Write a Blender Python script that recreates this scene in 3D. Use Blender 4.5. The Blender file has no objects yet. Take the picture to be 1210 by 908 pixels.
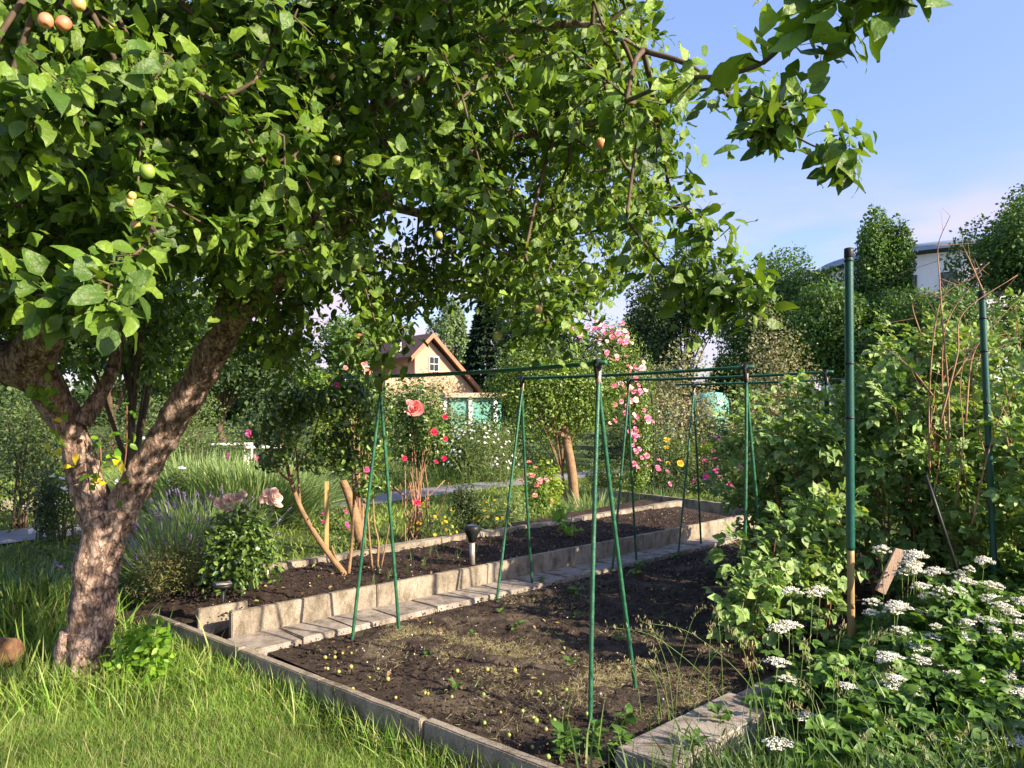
import bpy, bmesh, math, random
import numpy as np
from mathutils import Vector, noise as mnoise

random.seed(11)
rng = np.random.default_rng(11)
S = bpy.context.scene
C = S.collection
R = math.radians

# ------------------------------------------------------------------ camera, sky, sun, exposure
EYE, F, HZ = 1.6, 900.0, 488.0          # eye height (m), focal length and horizon of the photo (px of 1210 x 908)
cam_d = bpy.data.cameras.new('camera')
cam = bpy.data.objects.new('camera', cam_d)
C.objects.link(cam)
cam.location = (0, 0, EYE)
cam.rotation_euler = (R(90), 0, 0)
cam_d.sensor_width = 36
cam_d.lens = 36 * F / 1210
cam_d.shift_y = (HZ - 454) / 1210
cam_d.clip_start = 0.05
cam_d.clip_end = 2000
S.camera = cam

SUN_EL, SUN_AZ = 26.0, 121.0            # azimuth clockwise from +Y (the view direction): from the right, a little behind
w = bpy.data.worlds.new('World')
S.world = w
w.use_nodes = True
nt = w.node_tree
nt.nodes.clear()
out = nt.nodes.new('ShaderNodeOutputWorld')
bg = nt.nodes.new('ShaderNodeBackground')
sky = nt.nodes.new('ShaderNodeTexSky')
sky.sky_type = 'NISHITA'
sky.sun_disc = False
sky.sun_elevation = R(SUN_EL)
sky.sun_rotation = R(SUN_AZ)
sky.air_density = 1.0
sky.dust_density = 1.2
sky.ozone_density = 3.0
bg.inputs['Strength'].default_value = 0.145
tc = nt.nodes.new('ShaderNodeTexCoord')
sep = nt.nodes.new('ShaderNodeSeparateXYZ')
mp = nt.nodes.new('ShaderNodeMapping')
mp.inputs['Scale'].default_value = (2.2, 2.2, 9.0)
nz = nt.nodes.new('ShaderNodeTexNoise')
nz.inputs['Scale'].default_value = 1.7
nz.inputs['Detail'].default_value = 5
cr = nt.nodes.new('ShaderNodeValToRGB')
cr.color_ramp.elements[0].position = 0.36
cr.color_ramp.elements[0].color = (0, 0, 0, 1)
cr.color_ramp.elements[1].position = 0.62
cr.color_ramp.elements[1].color = (1, 1, 1, 1)
band = nt.nodes.new('ShaderNodeValToRGB')      # clouds only low over the horizon
be = band.color_ramp.elements
be[0].position = 0.0; be[0].color = (1, 1, 1, 1)
be[1].position = 0.30; be[1].color = (0, 0, 0, 1)
e = be.new(0.17); e.color = (1, 1, 1, 1)
mul = nt.nodes.new('ShaderNodeMath'); mul.operation = 'MULTIPLY'
mul2 = nt.nodes.new('ShaderNodeMath'); mul2.operation = 'MULTIPLY'; mul2.inputs[1].default_value = 0.95
mix = nt.nodes.new('ShaderNodeMix'); mix.data_type = 'RGBA'
mix.inputs['B'].default_value = (2.6, 2.2, 2.65, 1)
L = nt.links.new
L(tc.outputs['Generated'], mp.inputs['Vector']); L(mp.outputs[0], nz.inputs['Vector'])
L(tc.outputs['Generated'], sep.inputs[0]); L(sep.outputs['Z'], band.inputs[0])
L(nz.outputs[0], cr.inputs[0]); L(cr.outputs[0], mul.inputs[0]); L(band.outputs[0], mul.inputs[1])
L(mul.outputs[0], mul2.inputs[0]); L(mul2.outputs[0], mix.inputs['Factor'])
tint = nt.nodes.new('ShaderNodeVectorMath'); tint.operation = 'MULTIPLY'; tint.inputs[1].default_value = (1.02, .90, .93)
hzr = nt.nodes.new('ShaderNodeValToRGB'); he = hzr.color_ramp.elements
he[0].position = 0.0; he[0].color = (.66, .66, .76, 1); he[1].position = .55; he[1].color = (1.0, 1.0, 1.0, 1)
e2 = he.new(.22); e2.color = (.78, .77, .86, 1)
tint2 = nt.nodes.new('ShaderNodeVectorMath'); tint2.operation = 'MULTIPLY'
L(sep.outputs['Z'], hzr.inputs[0]); L(hzr.outputs[0], tint2.inputs[1])
L(sky.outputs[0], tint.inputs[0]); L(tint.outputs[0], tint2.inputs[0]); L(tint2.outputs[0], mix.inputs['A']); L(mix.outputs['Result'], bg.inputs['Color']); L(bg.outputs[0], out.inputs[0])

sun_d = bpy.data.lights.new('sun', 'SUN')
sun = bpy.data.objects.new('sun', sun_d)
C.objects.link(sun)
sun_d.energy = 5.0
sun_d.angle = R(0.6)
sun_d.color = (1.0, 0.84, 0.62)
SD = Vector((math.sin(R(SUN_AZ)) * math.cos(R(SUN_EL)), math.cos(R(SUN_AZ)) * math.cos(R(SUN_EL)), math.sin(R(SUN_EL))))
sun.rotation_euler = SD.to_track_quat('Z', 'Y').to_euler()
sun.location = (20, -8, 12)
SUNV = np.array(SD)

S.view_settings.view_transform = 'Standard'
S.view_settings.look = 'None'
S.view_settings.exposure = 1.42
S.view_settings.gamma = 1
S.render.engine = 'CYCLES'
S.cycles.max_bounces = 6
S.cycles.diffuse_bounces = 3
S.cycles.transmission_bounces = 4
S.cycles.transparent_max_bounces = 4
S.cycles.sample_clamp_indirect = 6

# ------------------------------------------------------------------ helpers
GZ = -0.12                              # level of the lawn
def P(px, py, Y):
    return np.array([(px - 605) / F * Y, Y, EYE - (py - HZ) / F * Y])
def G(px, py, z=0.0):
    Y = F * (EYE - z) / (py - HZ)
    return np.array([(px - 605) / F * Y, Y, z])
def nrm(a):
    a = np.asarray(a, float)
    return a / np.maximum(np.linalg.norm(a, axis=-1, keepdims=True), 1e-9)
def rnd_dir(n):
    return nrm(rng.normal(size=(n, 3)))

BASE = {}
class MB:
    def __init__(s):
        s.V = []; s.Fs = []; s.n = 0
    def add(s, V, Fc, mi=0):
        V = np.asarray(V, float).reshape(-1, 3)
        if len(V) == 0: return s
        s.V.append(V); s.Fs.append((np.asarray(Fc, int) + s.n, mi)); s.n += len(V)
        return s
    def build(s, name, mats, parent=None, smooth=True, loc=None):
        if not isinstance(mats, (list, tuple)): mats = [mats]
        V = np.concatenate(s.V)
        b = np.array(loc if loc is not None else (0, 0, 0), float)
        if parent is not None: b = BASE[parent.name]
        V = V - b
        me = bpy.data.meshes.new(name)
        me.vertices.add(len(V)); me.vertices.foreach_set('co', V.astype(np.float32).ravel())
        loops = np.concatenate([f.ravel() for f, _ in s.Fs])
        tot = np.concatenate([np.full(len(f), f.shape[1]) for f, _ in s.Fs])
        mi = np.concatenate([np.full(len(f), m) for f, m in s.Fs])
        st = np.concatenate([[0], np.cumsum(tot)[:-1]])
        me.loops.add(len(loops)); me.loops.foreach_set('vertex_index', loops.astype(np.int32))
        me.polygons.add(len(tot)); me.polygons.foreach_set('loop_start', st.astype(np.int32))
        me.polygons.foreach_set('loop_total', tot.astype(np.int32))
        me.polygons.foreach_set('material_index', mi.astype(np.int32))
        me.polygons.foreach_set('use_smooth', np.full(len(tot), smooth))
        for m in mats: me.materials.append(m)
        me.update(calc_edges=True)
        o = bpy.data.objects.new(name, me)
        C.objects.link(o)
        if parent is not None:
            o.parent = parent; BASE[o.name] = b
        else:
            o.location = b; BASE[o.name] = b
        return o

def tag(o, label=None, cat=None, group=None, kind=None):
    if label: o['label'] = label
    if cat: o['category'] = cat
    if group: o['group'] = group
    if kind: o['kind'] = kind
    return o
def thing(name, label, cat, loc, group=None):
    o = bpy.data.objects.new(name, None); C.objects.link(o)
    o.empty_display_size = 0.2
    o.location = loc; BASE[o.name] = np.array(loc, float)
    return tag(o, label, cat, group)
def dup(root, loc, rotz=0, scale=1, label=None, group=None, tilt=None):
    r = root.copy(); C.objects.link(r); r.location = loc
    r.rotation_euler = (tilt[0] if tilt else 0, tilt[1] if tilt else 0, rotz); r.scale = (scale,) * 3
    if label: r['label'] = label
    if group: r['group'] = group
    for ch in list(root.children):
        c = ch.copy(); C.objects.link(c); c.parent = r
        for g in list(ch.children):
            d = g.copy(); C.objects.link(d); d.parent = c
    return r

def tube(pts, rad, ns=8, cap=True):
    pts = np.asarray(pts, float); n = len(pts)
    rad = np.broadcast_to(np.asarray(rad, float), (n,))
    T = nrm(np.gradient(pts, axis=0))
    ref = np.array([0, 0, 1.0]) if abs(T[0][2]) < 0.9 else np.array([1.0, 0, 0])
    A = []
    a = nrm(np.cross(T[0], ref))
    for t in T:
        a = nrm(a - t * np.dot(a, t)); A.append(a)
    A = np.array(A); B = np.cross(T, A)
    th = np.arange(ns) / ns * 2 * np.pi
    V = pts[:, None] + rad[:, None, None] * (np.cos(th)[None, :, None] * A[:, None] + np.sin(th)[None, :, None] * B[:, None])
    V = V.reshape(-1, 3)
    i = np.arange(n - 1)[:, None] * ns; j = np.arange(ns)[None]; k = (j + 1) % ns
    Fq = np.stack([i + j, i + k, i + ns + k, i + ns + j], -1).reshape(-1, 4)
    if cap:
        V = np.concatenate([V, pts[:1], pts[-1:]])
        c0, c1 = n * ns, n * ns + 1
        j = np.arange(ns); k = (j + 1) % ns
        e0 = np.stack([np.full(ns, c0), k, j, j * 0 + c0], -1)[:, :3]
        e1 = np.stack([np.full(ns, c1), (n - 1) * ns + j, (n - 1) * ns + k], -1)
        return V, Fq, np.concatenate([e0, e1])
    return V, Fq, np.zeros((0, 3), int)
def add_tube(mb, pts, rad, ns=8, mi=0, cap=True):
    V, Q, T = tube(pts, rad, ns, cap)
    n0 = mb.n
    mb.add(V, Q, mi)
    if len(T): mb.Fs.append((T + n0, mi))
def smooth_path(pts, k=6):
    pts = np.asarray(pts, float)
    p = np.concatenate([[2 * pts[0] - pts[1]], pts, [2 * pts[-1] - pts[-2]]])
    o = []
    for i in range(1, len(p) - 2):
        for t in np.arange(k) / k:
            a, b, c, d = p[i - 1], p[i], p[i + 1], p[i + 2]
            o.append(0.5 * (2 * b + (c - a) * t + (2 * a - 5 * b + 4 * c - d) * t * t + (3 * b - a - 3 * c + d) * t ** 3))
    o.append(p[-2])
    return np.array(o)
def prisms(mb, P0, P1, r0, r1, ns=4, mi=0):
    P0 = np.asarray(P0); P1 = np.asarray(P1); N = len(P0)
    if N == 0: return
    T = nrm(P1 - P0)
    ref = np.where(np.abs(T[:, 2:3]) < 0.9, np.array([[0, 0, 1.0]]), np.array([[1.0, 0, 0]]))
    A = nrm(np.cross(T, ref)); B = np.cross(T, A)
    th = np.arange(ns) / ns * 2 * np.pi
    ring = np.cos(th)[None, :, None] * A[:, None] + np.sin(th)[None, :, None] * B[:, None]
    r0 = np.broadcast_to(r0, (N,)); r1 = np.broadcast_to(r1, (N,))
    V = np.concatenate([P0[:, None] + ring * r0[:, None, None], P1[:, None] + ring * r1[:, None, None]], 1).reshape(-1, 3)
    j = np.arange(ns); k = (j + 1) % ns
    f = np.stack([j, k, ns + k, ns + j], -1)
    Fq = (np.arange(N)[:, None, None] * 2 * ns + f[None]).reshape(-1, 4)
    mb.add(V, Fq, mi)

# ---- leaf templates (x across, y along 0..1, z normal)
def leaf_tpl(ts, ws, fold=0.25, curl=0.25, pet=0.0, wav=0.03, seed=0):
    g = np.random.default_rng(seed)
    V = []; n = len(ts)
    for i, (t, wd) in enumerate(zip(ts, ws)):
        z = -curl * t * t
        for sx in (-1, 0, 1):
            V.append([sx * wd, t + pet, z + abs(sx) * wd * fold * (0.6 + 0.8 * g.random()) + g.normal() * wav * (1 if sx else 0.2)])
    Fq = []
    for i in range(n - 1):
        a = i * 3
        Fq += [[a, a + 1, a + 4, a + 3], [a + 1, a + 2, a + 5, a + 4]]
    if pet > 0:
        b = len(V); q = 0.014
        V += [[-q, 0, 0.03], [q, 0, 0.03], [-q, pet, 0], [q, pet, 0]]
        Fq += [[b, b + 1, b + 3, b + 2]]
    return np.array(V, float), np.array(Fq)
T6 = [0, .1, .3, .55, .8, .93, 1]
APPLE = [leaf_tpl(T6, [.02, .17 + .03 * (s % 2), .28 + .05 * (s % 3), .31, .20, .08, .005], f, c, .32, .038, s) for s, (f, c) in enumerate([(.3, .22), (.15, .45), (.5, .1), (.25, .75), (.1, -.2)])]
OVAL = [leaf_tpl([0, .3, .7, 1], [.02, .28, .22, .005], f, c, .15, .02, s) for s, (f, c) in enumerate([(.3, .2), (.2, .45), (.5, .1)])]
NARROW = [leaf_tpl([0, .4, .75, 1], [.02, .11, .08, .003], f, c, .05, .01, s) for s, (f, c) in enumerate([(.3, .2), (.3, .6)])]
def tri_of(t):                          # three leaflets, as raspberry and ground elder
    out = []
    for V, Fq in t:
        Vs, Fs, n = [], [], 0
        for ang, sc, off in ((0, .62, .38), (1.15, .5, .36), (-1.15, .5, .36)):
            W = V * sc; c, s_ = math.cos(ang), math.sin(ang)
            W = np.stack([W[:, 0] * c + W[:, 1] * s_, -W[:, 0] * s_ + W[:, 1] * c + off, W[:, 2]], -1)
            Vs.append(W); Fs.append(Fq + n); n += len(W)
        q = .012
        Vs.append(np.array([[-q, 0, 0], [q, 0, 0], [-q, .4, 0], [q, .4, 0]])); Fs.append(np.array([[0, 1, 3, 2]]) + n)
        out.append((np.concatenate(Vs), np.concatenate(Fs)))
    return out
WIDE = [leaf_tpl([0, .12, .35, .65, .88, 1], [.03, .3, .38, .3, .12, .005], f, c, .0, .03, s) for s, (f, c) in enumerate([(.3, .3), (.2, .5), (.45, .15)])]
TRI = tri_of(WIDE)
DIA = [(np.array([[0, 0, 0], [.3, .45, .1], [0, 1, -.1], [-.3, .45, .1]]), np.array([[0, 1, 2], [0, 2, 3]])),
       (np.array([[0, 0, 0], [.36, .6, .0], [0, 1, .15], [-.3, .4, .15]]), np.array([[0, 1, 2], [0, 2, 3]]))]
def blade_tpl(c, w=.03):
    V = []; ts = [0, .35, .7, 1]
    for t in ts[:-1]:
        for sx in (-1, 1): V.append([sx * w * (1 - .5 * t), t * (1 - .25 * c * t), c * t * t * .8])
    V.append([0, 1 - .25 * c, c * .8])
    return np.array(V), [[0, 1, 3, 2], [2, 3, 5, 4]], [[4, 5, 6]]
BLADE = [blade_tpl(c, wd) for c, wd in ((.15, .025), (.4, .03), (.8, .025), (1.1, .022))]
OCTA = (np.array([[1, 0, 0], [-1, 0, 0], [0, 1, 0], [0, -1, 0], [0, 0, 1], [0, 0, -1]], float),
        np.array([[0, 2, 4], [2, 1, 4], [1, 3, 4], [3, 0, 4], [2, 0, 5], [1, 2, 5], [3, 1, 5], [0, 3, 5]]))

def frames(d, n):
    y = nrm(d); x = nrm(np.cross(y, n)); z = np.cross(x, y)
    return np.stack([x, y, z], -1)
def inst(mb, V, Fq, pos, Rm, size, mi=0):
    N = len(pos)
    if N == 0: return
    size = np.broadcast_to(np.asarray(size, float), (N,))
    W = np.einsum('nij,vj->nvi', Rm, V) * size[:, None, None] + pos[:, None]
    Fa = (np.arange(N)[:, None, None] * len(V) + np.asarray(Fq)[None])
    mb.add(W.reshape(-1, 3), Fa.reshape(-1, Fa.shape[-1]), mi)
def scatter(mb, tpls, pos, d, n, size, mi=0):
    pos = np.asarray(pos); N = len(pos)
    size = np.broadcast_to(np.asarray(size, float), (N,))
    k = rng.integers(0, len(tpls), N); Rm = frames(d, n)
    for i, t in enumerate(tpls):
        m = k == i
        if len(t) == 2: inst(mb, t[0], t[1], pos[m], Rm[m], size[m], mi)
        else:
            n0 = mb.n; M = int(m.sum())
            if M == 0: continue
            inst(mb, t[0], t[1], pos[m], Rm[m], size[m], mi)
            Fa = (np.arange(M)[:, None, None] * len(t[0]) + np.asarray(t[2])[None]).reshape(-1, 3) + n0
            mb.Fs.append((Fa, mi))
def blades(mb, pos, h, lean=0.35, mi=0, wind=(0, 0), tpl=None):
    N = len(pos)
    d = np.concatenate([rng.normal(size=(N, 2)) * lean + np.array(wind), np.ones((N, 1))], 1)
    n = rnd_dir(N); n[:, 2] *= .2
    scatter(mb, tpl or BLADE, pos, d, n, h, mi)
def blobs(mb, pos, r, mi=0, sq=1.0):
    pos = np.asarray(pos); N = len(pos)
    if N == 0: return
    Rm = frames(rnd_dir(N), rnd_dir(N))
    V = OCTA[0] * (1, 1, sq) 
    V = V + np.random.default_rng(3).normal(size=V.shape) * .15
    inst(mb, V, OCTA[1], pos, Rm, r, mi)

# ------------------------------------------------------------------ materials
def mat_base(name):
    m = bpy.data.materials.new(name); m.use_nodes = True
    t = m.node_tree; t.nodes.clear()
    o = t.nodes.new('ShaderNodeOutputMaterial')
    p = t.nodes.new('ShaderNodeBsdfPrincipled')
    t.links.new(p.outputs[0], o.inputs[0])
    return m, t, o, p
def ramp(t, cols, pos=None):
    r = t.nodes.new('ShaderNodeValToRGB'); el = r.color_ramp.elements
    n = len(cols); pos = pos or [i / (n - 1) for i in range(n)]
    while len(el) < n: el.new(0.5)
    for i in range(n):
        el[i].position = pos[i]; el[i].color = (*cols[i], 1)
    return r
def leafmat(name, cols, trans=.35, rough=.5, back=1.35, nscale=6.0, spec=.4, tcol=(1.35, 1.25, .45), spots=False):
    m, t, o, p = mat_base(name)
    g = t.nodes.new('ShaderNodeNewGeometry')
    r = ramp(t, cols)
    t.links.new(g.outputs['Random Per Island'], r.inputs[0])
    nz = t.nodes.new('ShaderNodeTexNoise'); nz.inputs['Scale'].default_value = nscale; nz.inputs['Detail'].default_value = 3
    tcn = t.nodes.new('ShaderNodeTexCoord'); t.links.new(tcn.outputs['Object'], nz.inputs['Vector'])
    mr = t.nodes.new('ShaderNodeMapRange'); mr.inputs[1].default_value = .3; mr.inputs[2].default_value = .7; mr.inputs[3].default_value = .7; mr.inputs[4].default_value = 1.3
    t.links.new(nz.outputs[0], mr.inputs[0])
    v = t.nodes.new('ShaderNodeVectorMath'); v.operation = 'SCALE'
    t.links.new(r.outputs[0], v.inputs[0]); t.links.new(mr.outputs[0], v.inputs['Scale'])
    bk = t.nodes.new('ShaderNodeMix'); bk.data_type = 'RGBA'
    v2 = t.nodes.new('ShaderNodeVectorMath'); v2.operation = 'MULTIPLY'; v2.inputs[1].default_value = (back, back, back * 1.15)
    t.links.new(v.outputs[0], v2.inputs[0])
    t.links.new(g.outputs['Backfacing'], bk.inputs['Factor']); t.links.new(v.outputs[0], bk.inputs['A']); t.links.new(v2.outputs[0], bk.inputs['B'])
    if spots:
        sn = t.nodes.new('ShaderNodeTexNoise'); sn.inputs['Scale'].default_value = 75; sn.inputs['Detail'].default_value = 3; t.links.new(tcn.outputs['Object'], sn.inputs['Vector'])
        sr = ramp(t, [(0, 0, 0), (1, 1, 1)], [.70, .74]); t.links.new(sn.outputs[0], sr.inputs[0])
        sm_ = t.nodes.new('ShaderNodeMix'); sm_.data_type = 'RGBA'; sm_.inputs['B'].default_value = (.16, .12, .03, 1)
        t.links.new(sr.outputs[0], sm_.inputs['Factor']); t.links.new(bk.outputs['Result'], sm_.inputs['A']); t.links.new(sm_.outputs['Result'], p.inputs['Base Color'])
        br = t.nodes.new('ShaderNodeTexNoise'); br.inputs['Scale'].default_value = 60; t.links.new(tcn.outputs['Object'], br.inputs['Vector'])
        bb = t.nodes.new('ShaderNodeBump'); bb.inputs['Strength'].default_value = .6; bb.inputs['Distance'].default_value = .01; t.links.new(br.outputs[0], bb.inputs['Height']); t.links.new(bb.outputs[0], p.inputs['Normal'])
    else: t.links.new(bk.outputs['Result'], p.inputs['Base Color'])
    p.inputs['Roughness'].default_value = rough
    p.inputs['Specular IOR Level'].default_value = spec
    tr = t.nodes.new('ShaderNodeBsdfTranslucent')
    v3 = t.nodes.new('ShaderNodeVectorMath'); v3.operation = 'MULTIPLY'; v3.inputs[1].default_value = tcol
    t.links.new(v.outputs[0], v3.inputs[0]); t.links.new(v3.outputs[0], tr.inputs[0])
    ms = t.nodes.new('ShaderNodeMixShader'); ms.inputs[0].default_value = trans
    t.links.new(p.outputs[0], ms.inputs[1]); t.links.new(tr.outputs[0], ms.inputs[2]); t.links.new(ms.outputs[0], o.inputs[0])
    return m
def solid(name, cols, scale=8, rough=.8, bump=.0, metal=0, detail=5, bscale=None, spec=.3, stretch=None, pos=None):
    m, t, o, p = mat_base(name)
    tcn = t.nodes.new('ShaderNodeTexCoord')
    src = tcn.outputs['Object']
    if stretch:
        mpn = t.nodes.new('ShaderNodeMapping'); mpn.inputs['Scale'].default_value = stretch
        t.links.new(src, mpn.inputs[0]); src = mpn.outputs[0]
    nz = t.nodes.new('ShaderNodeTexNoise'); nz.inputs['Scale'].default_value = scale; nz.inputs['Detail'].default_value = detail
    nz.inputs['Roughness'].default_value = .65
    t.links.new(src, nz.inputs['Vector'])
    n = len(cols)
    r = ramp(t, cols, pos or ([.3 + .4 * i / max(1, n - 1) for i in range(n)] if n > 1 else [0]))
    t.links.new(nz.outputs[0], r.inputs[0]); t.links.new(r.outputs[0], p.inputs['Base Color'])
    p.inputs['Roughness'].default_value = rough; p.inputs['Metallic'].default_value = metal
    p.inputs['Specular IOR Level'].default_value = spec
    if bump:
        nb = t.nodes.new('ShaderNodeTexNoise'); nb.inputs['Scale'].default_value = bscale or scale * 4; nb.inputs['Detail'].default_value = 6
        t.links.new(src, nb.inputs['Vector'])
        b = t.nodes.new('ShaderNodeBump'); b.inputs['Strength'].default_value = bump; b.inputs['Distance'].default_value = .02
        t.links.new(nb.outputs[0], b.inputs['Height']); t.links.new(b.outputs[0], p.inputs['Normal'])
    return m

M = {}
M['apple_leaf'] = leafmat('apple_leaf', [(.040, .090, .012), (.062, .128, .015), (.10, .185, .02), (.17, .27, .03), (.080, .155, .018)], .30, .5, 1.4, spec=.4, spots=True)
M['raspberry'] = leafmat('raspberry_leaf', [(.09, .18, .045), (.13, .24, .06), (.20, .33, .09), (.31, .41, .15), (.16, .27, .075)], .32, .5, 1.5, spots=True)
M['elder'] = leafmat('elder_leaf', [(.055, .125, .02), (.085, .18, .028), (.135, .25, .04)], .33, .5, 1.25)
M['rose_leaf'] = leafmat('rose_leaf', [(.030, .072, .016), (.055, .11, .022), (.10, .18, .032), (.16, .25, .045)], .28, .35, 1.4, spec=.6)
M['privet'] = leafmat('privet_leaf', [(.045, .092, .014), (.08, .14, .02), (.135, .215, .028), (.18, .27, .04)], .3, .4, 1.3)
M['grass'] = leafmat('grass_blade', [(.080, .17, .024), (.12, .235, .032), (.165, .295, .042), (.24, .34, .06), (.36, .36, .14)], .4, .5, 1.1, nscale=1.5)
M['grass_far'] = leafmat('grass_far', [(.14, .215, .03), (.21, .29, .045)], .3, .6, 1.0, nscale=.8)
M['iris'] = leafmat('iris_blade', [(.055, .11, .03), (.085, .15, .04), (.13, .20, .05)], .3, .4, 1.1)
M['greygrass'] = leafmat('greygrass_blade', [(.13, .22, .07), (.20, .30, .10), (.28, .37, .14)], .3, .6, 1.0)
M['santolina'] = leafmat('santolina_leaf', [(.08, .12, .035), (.15, .17, .05), (.22, .18, .07), (.12, .17, .05)], .25, .7, 1.0)
M['dryblade'] = leafmat('dry_blade', [(.30, .27, .13), (.42, .38, .2), (.26, .22, .11)], .3, .7, 1.0, tcol=(1, 1, .8))
M['treedark'] = leafmat('tree_dark', [(.022, .050, .014), (.036, .074, .018), (.055, .105, .025)], .22, .6, 1.1, nscale=.6)
M['conifer'] = leafmat('conifer_leaf', [(.012, .034, .014), (.02, .05, .018)], .1, .7, 1.0, nscale=.5)
M['treemid'] = leafmat('tree_mid', [(.044, .102, .022), (.078, .16, .03), (.125, .225, .045)], .28, .55, 1.2, nscale=.6)
M['birch'] = leafmat('birch_leaf', [(.07, .13, .04), (.10, .17, .055), (.14, .20, .07)], .3, .6, 1.1, nscale=.6)
M['yellowgreen'] = leafmat('yellowgreen_leaf', [(.13, .22, .02), (.22, .32, .03), (.32, .40, .045)], .35, .5, 1.1, nscale=2)
M['bushmid'] = leafmat('bush_mid', [(.055, .095, .025), (.09, .14, .035), (.14, .19, .045)], .3, .5, 1.2, nscale=2)
M['bushdark'] = leafmat('bush_dark', [(.030, .055, .018), (.048, .082, .024), (.075, .12, .03)], .28, .5, 1.2, nscale=2)
M['olive'] = leafmat('olive_leaf', [(.13, .15, .07), (.2, .21, .1), (.28, .26, .14)], .25, .6, 1.1, nscale=1)
M['sucker'] = leafmat('sucker_leaf', [(.10, .25, .02), (.17, .34, .03), (.25, .42, .04)], .4, .4, 1.2)
M['yleaf'] = leafmat('yellow_leaf', [(.6, .5, .02), (.7, .6, .03)], .4, .4, 1.0, tcol=(1.1, 1.1, .6))
M['purple'] = leafmat('lavender_bloom', [(.16, .10, .30), (.24, .15, .42), (.30, .20, .45)], .2, .7, 1.0, tcol=(1, 1, 1))
def petal(n, cols, tc_=(1.1, 1, 1)): M[n] = leafmat(n, cols, .3, .6, 1.0, tcol=tc_, spec=.2)
petal('petal_pink', [(.75, .22, .32), (.85, .34, .42)])
petal('petal_cream', [(.85, .62, .50), (.85, .72, .60)])
petal('petal_coral', [(.85, .27, .24), (.88, .40, .34)])
petal('petal_red', [(.55, .02, .06), (.70, .04, .10)])
petal('petal_magenta', [(.62, .07, .26), (.75, .13, .36)])
petal('petal_white', [(.80, .80, .74), (.86, .86, .80)])
petal('petal_yellow', [(.80, .55, .03), (.85, .62, .06)])
petal('umbel_white', [(.80, .82, .72), (.90, .91, .84)])
M['twig'] = solid('twig_bark', [(.06, .04, .025), (.12, .085, .055)], 20)
M['reddish_twig'] = solid('reddish_twig', [(.14, .06, .035), (.26, .13, .07)], 20)
M['cane'] = solid('dead_cane', [(.22, .12, .07), (.38, .23, .14)], 15)
M['greenstem'] = solid('green_stem', [(.10, .17, .04), (.16, .24, .06)], 12)
M['orange_bark'] = solid('orange_bark', [(.15, .095, .055), (.30, .19, .10)], 12, bump=.4)
M['stakewood'] = solid('stake_wood', [(.30, .22, .08), (.42, .33, .15)], 14, bump=.3, stretch=(1, 1, .2))
M['soil'] = None
M['green_pole'] = solid('green_plastic', [(.008, .060, .030), (.016, .10, .05), (.045, .15, .08)], 18, .38, .15, spec=.5)
M['teal_pole'] = solid('teal_plastic', [(.006, .060, .045), (.012, .085, .065)], 30, .32, .1, spec=.5)
M['black'] = solid('black_plastic', [(.010, .012, .012), (.022, .024, .022)], 30, .45)
M['leg_highlight'] = solid('painted_highlight', [(.35, .25, .22), (.5, .38, .33)], 30, .6)  # pinkish highlight on the first leg tops, painted as a pale colour
M['metalstem'] = solid('brushed_steel', [(.45, .42, .38), (.62, .58, .52)], 30, .4, metal=.6)
M['solar'] = solid('solar_cell', [(.03, .035, .05), (.05, .06, .09)], 60, .2, spec=.6)
M['bamboo'] = solid('bamboo', [(.24, .17, .07), (.40, .30, .14)], 10, .6, .2, stretch=(1, 1, .3))
M['greyboard'] = solid('grey_board', [(.30, .21, .15), (.45, .34, .27)], 10, .8, .4, stretch=(8, 1, 1))

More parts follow.
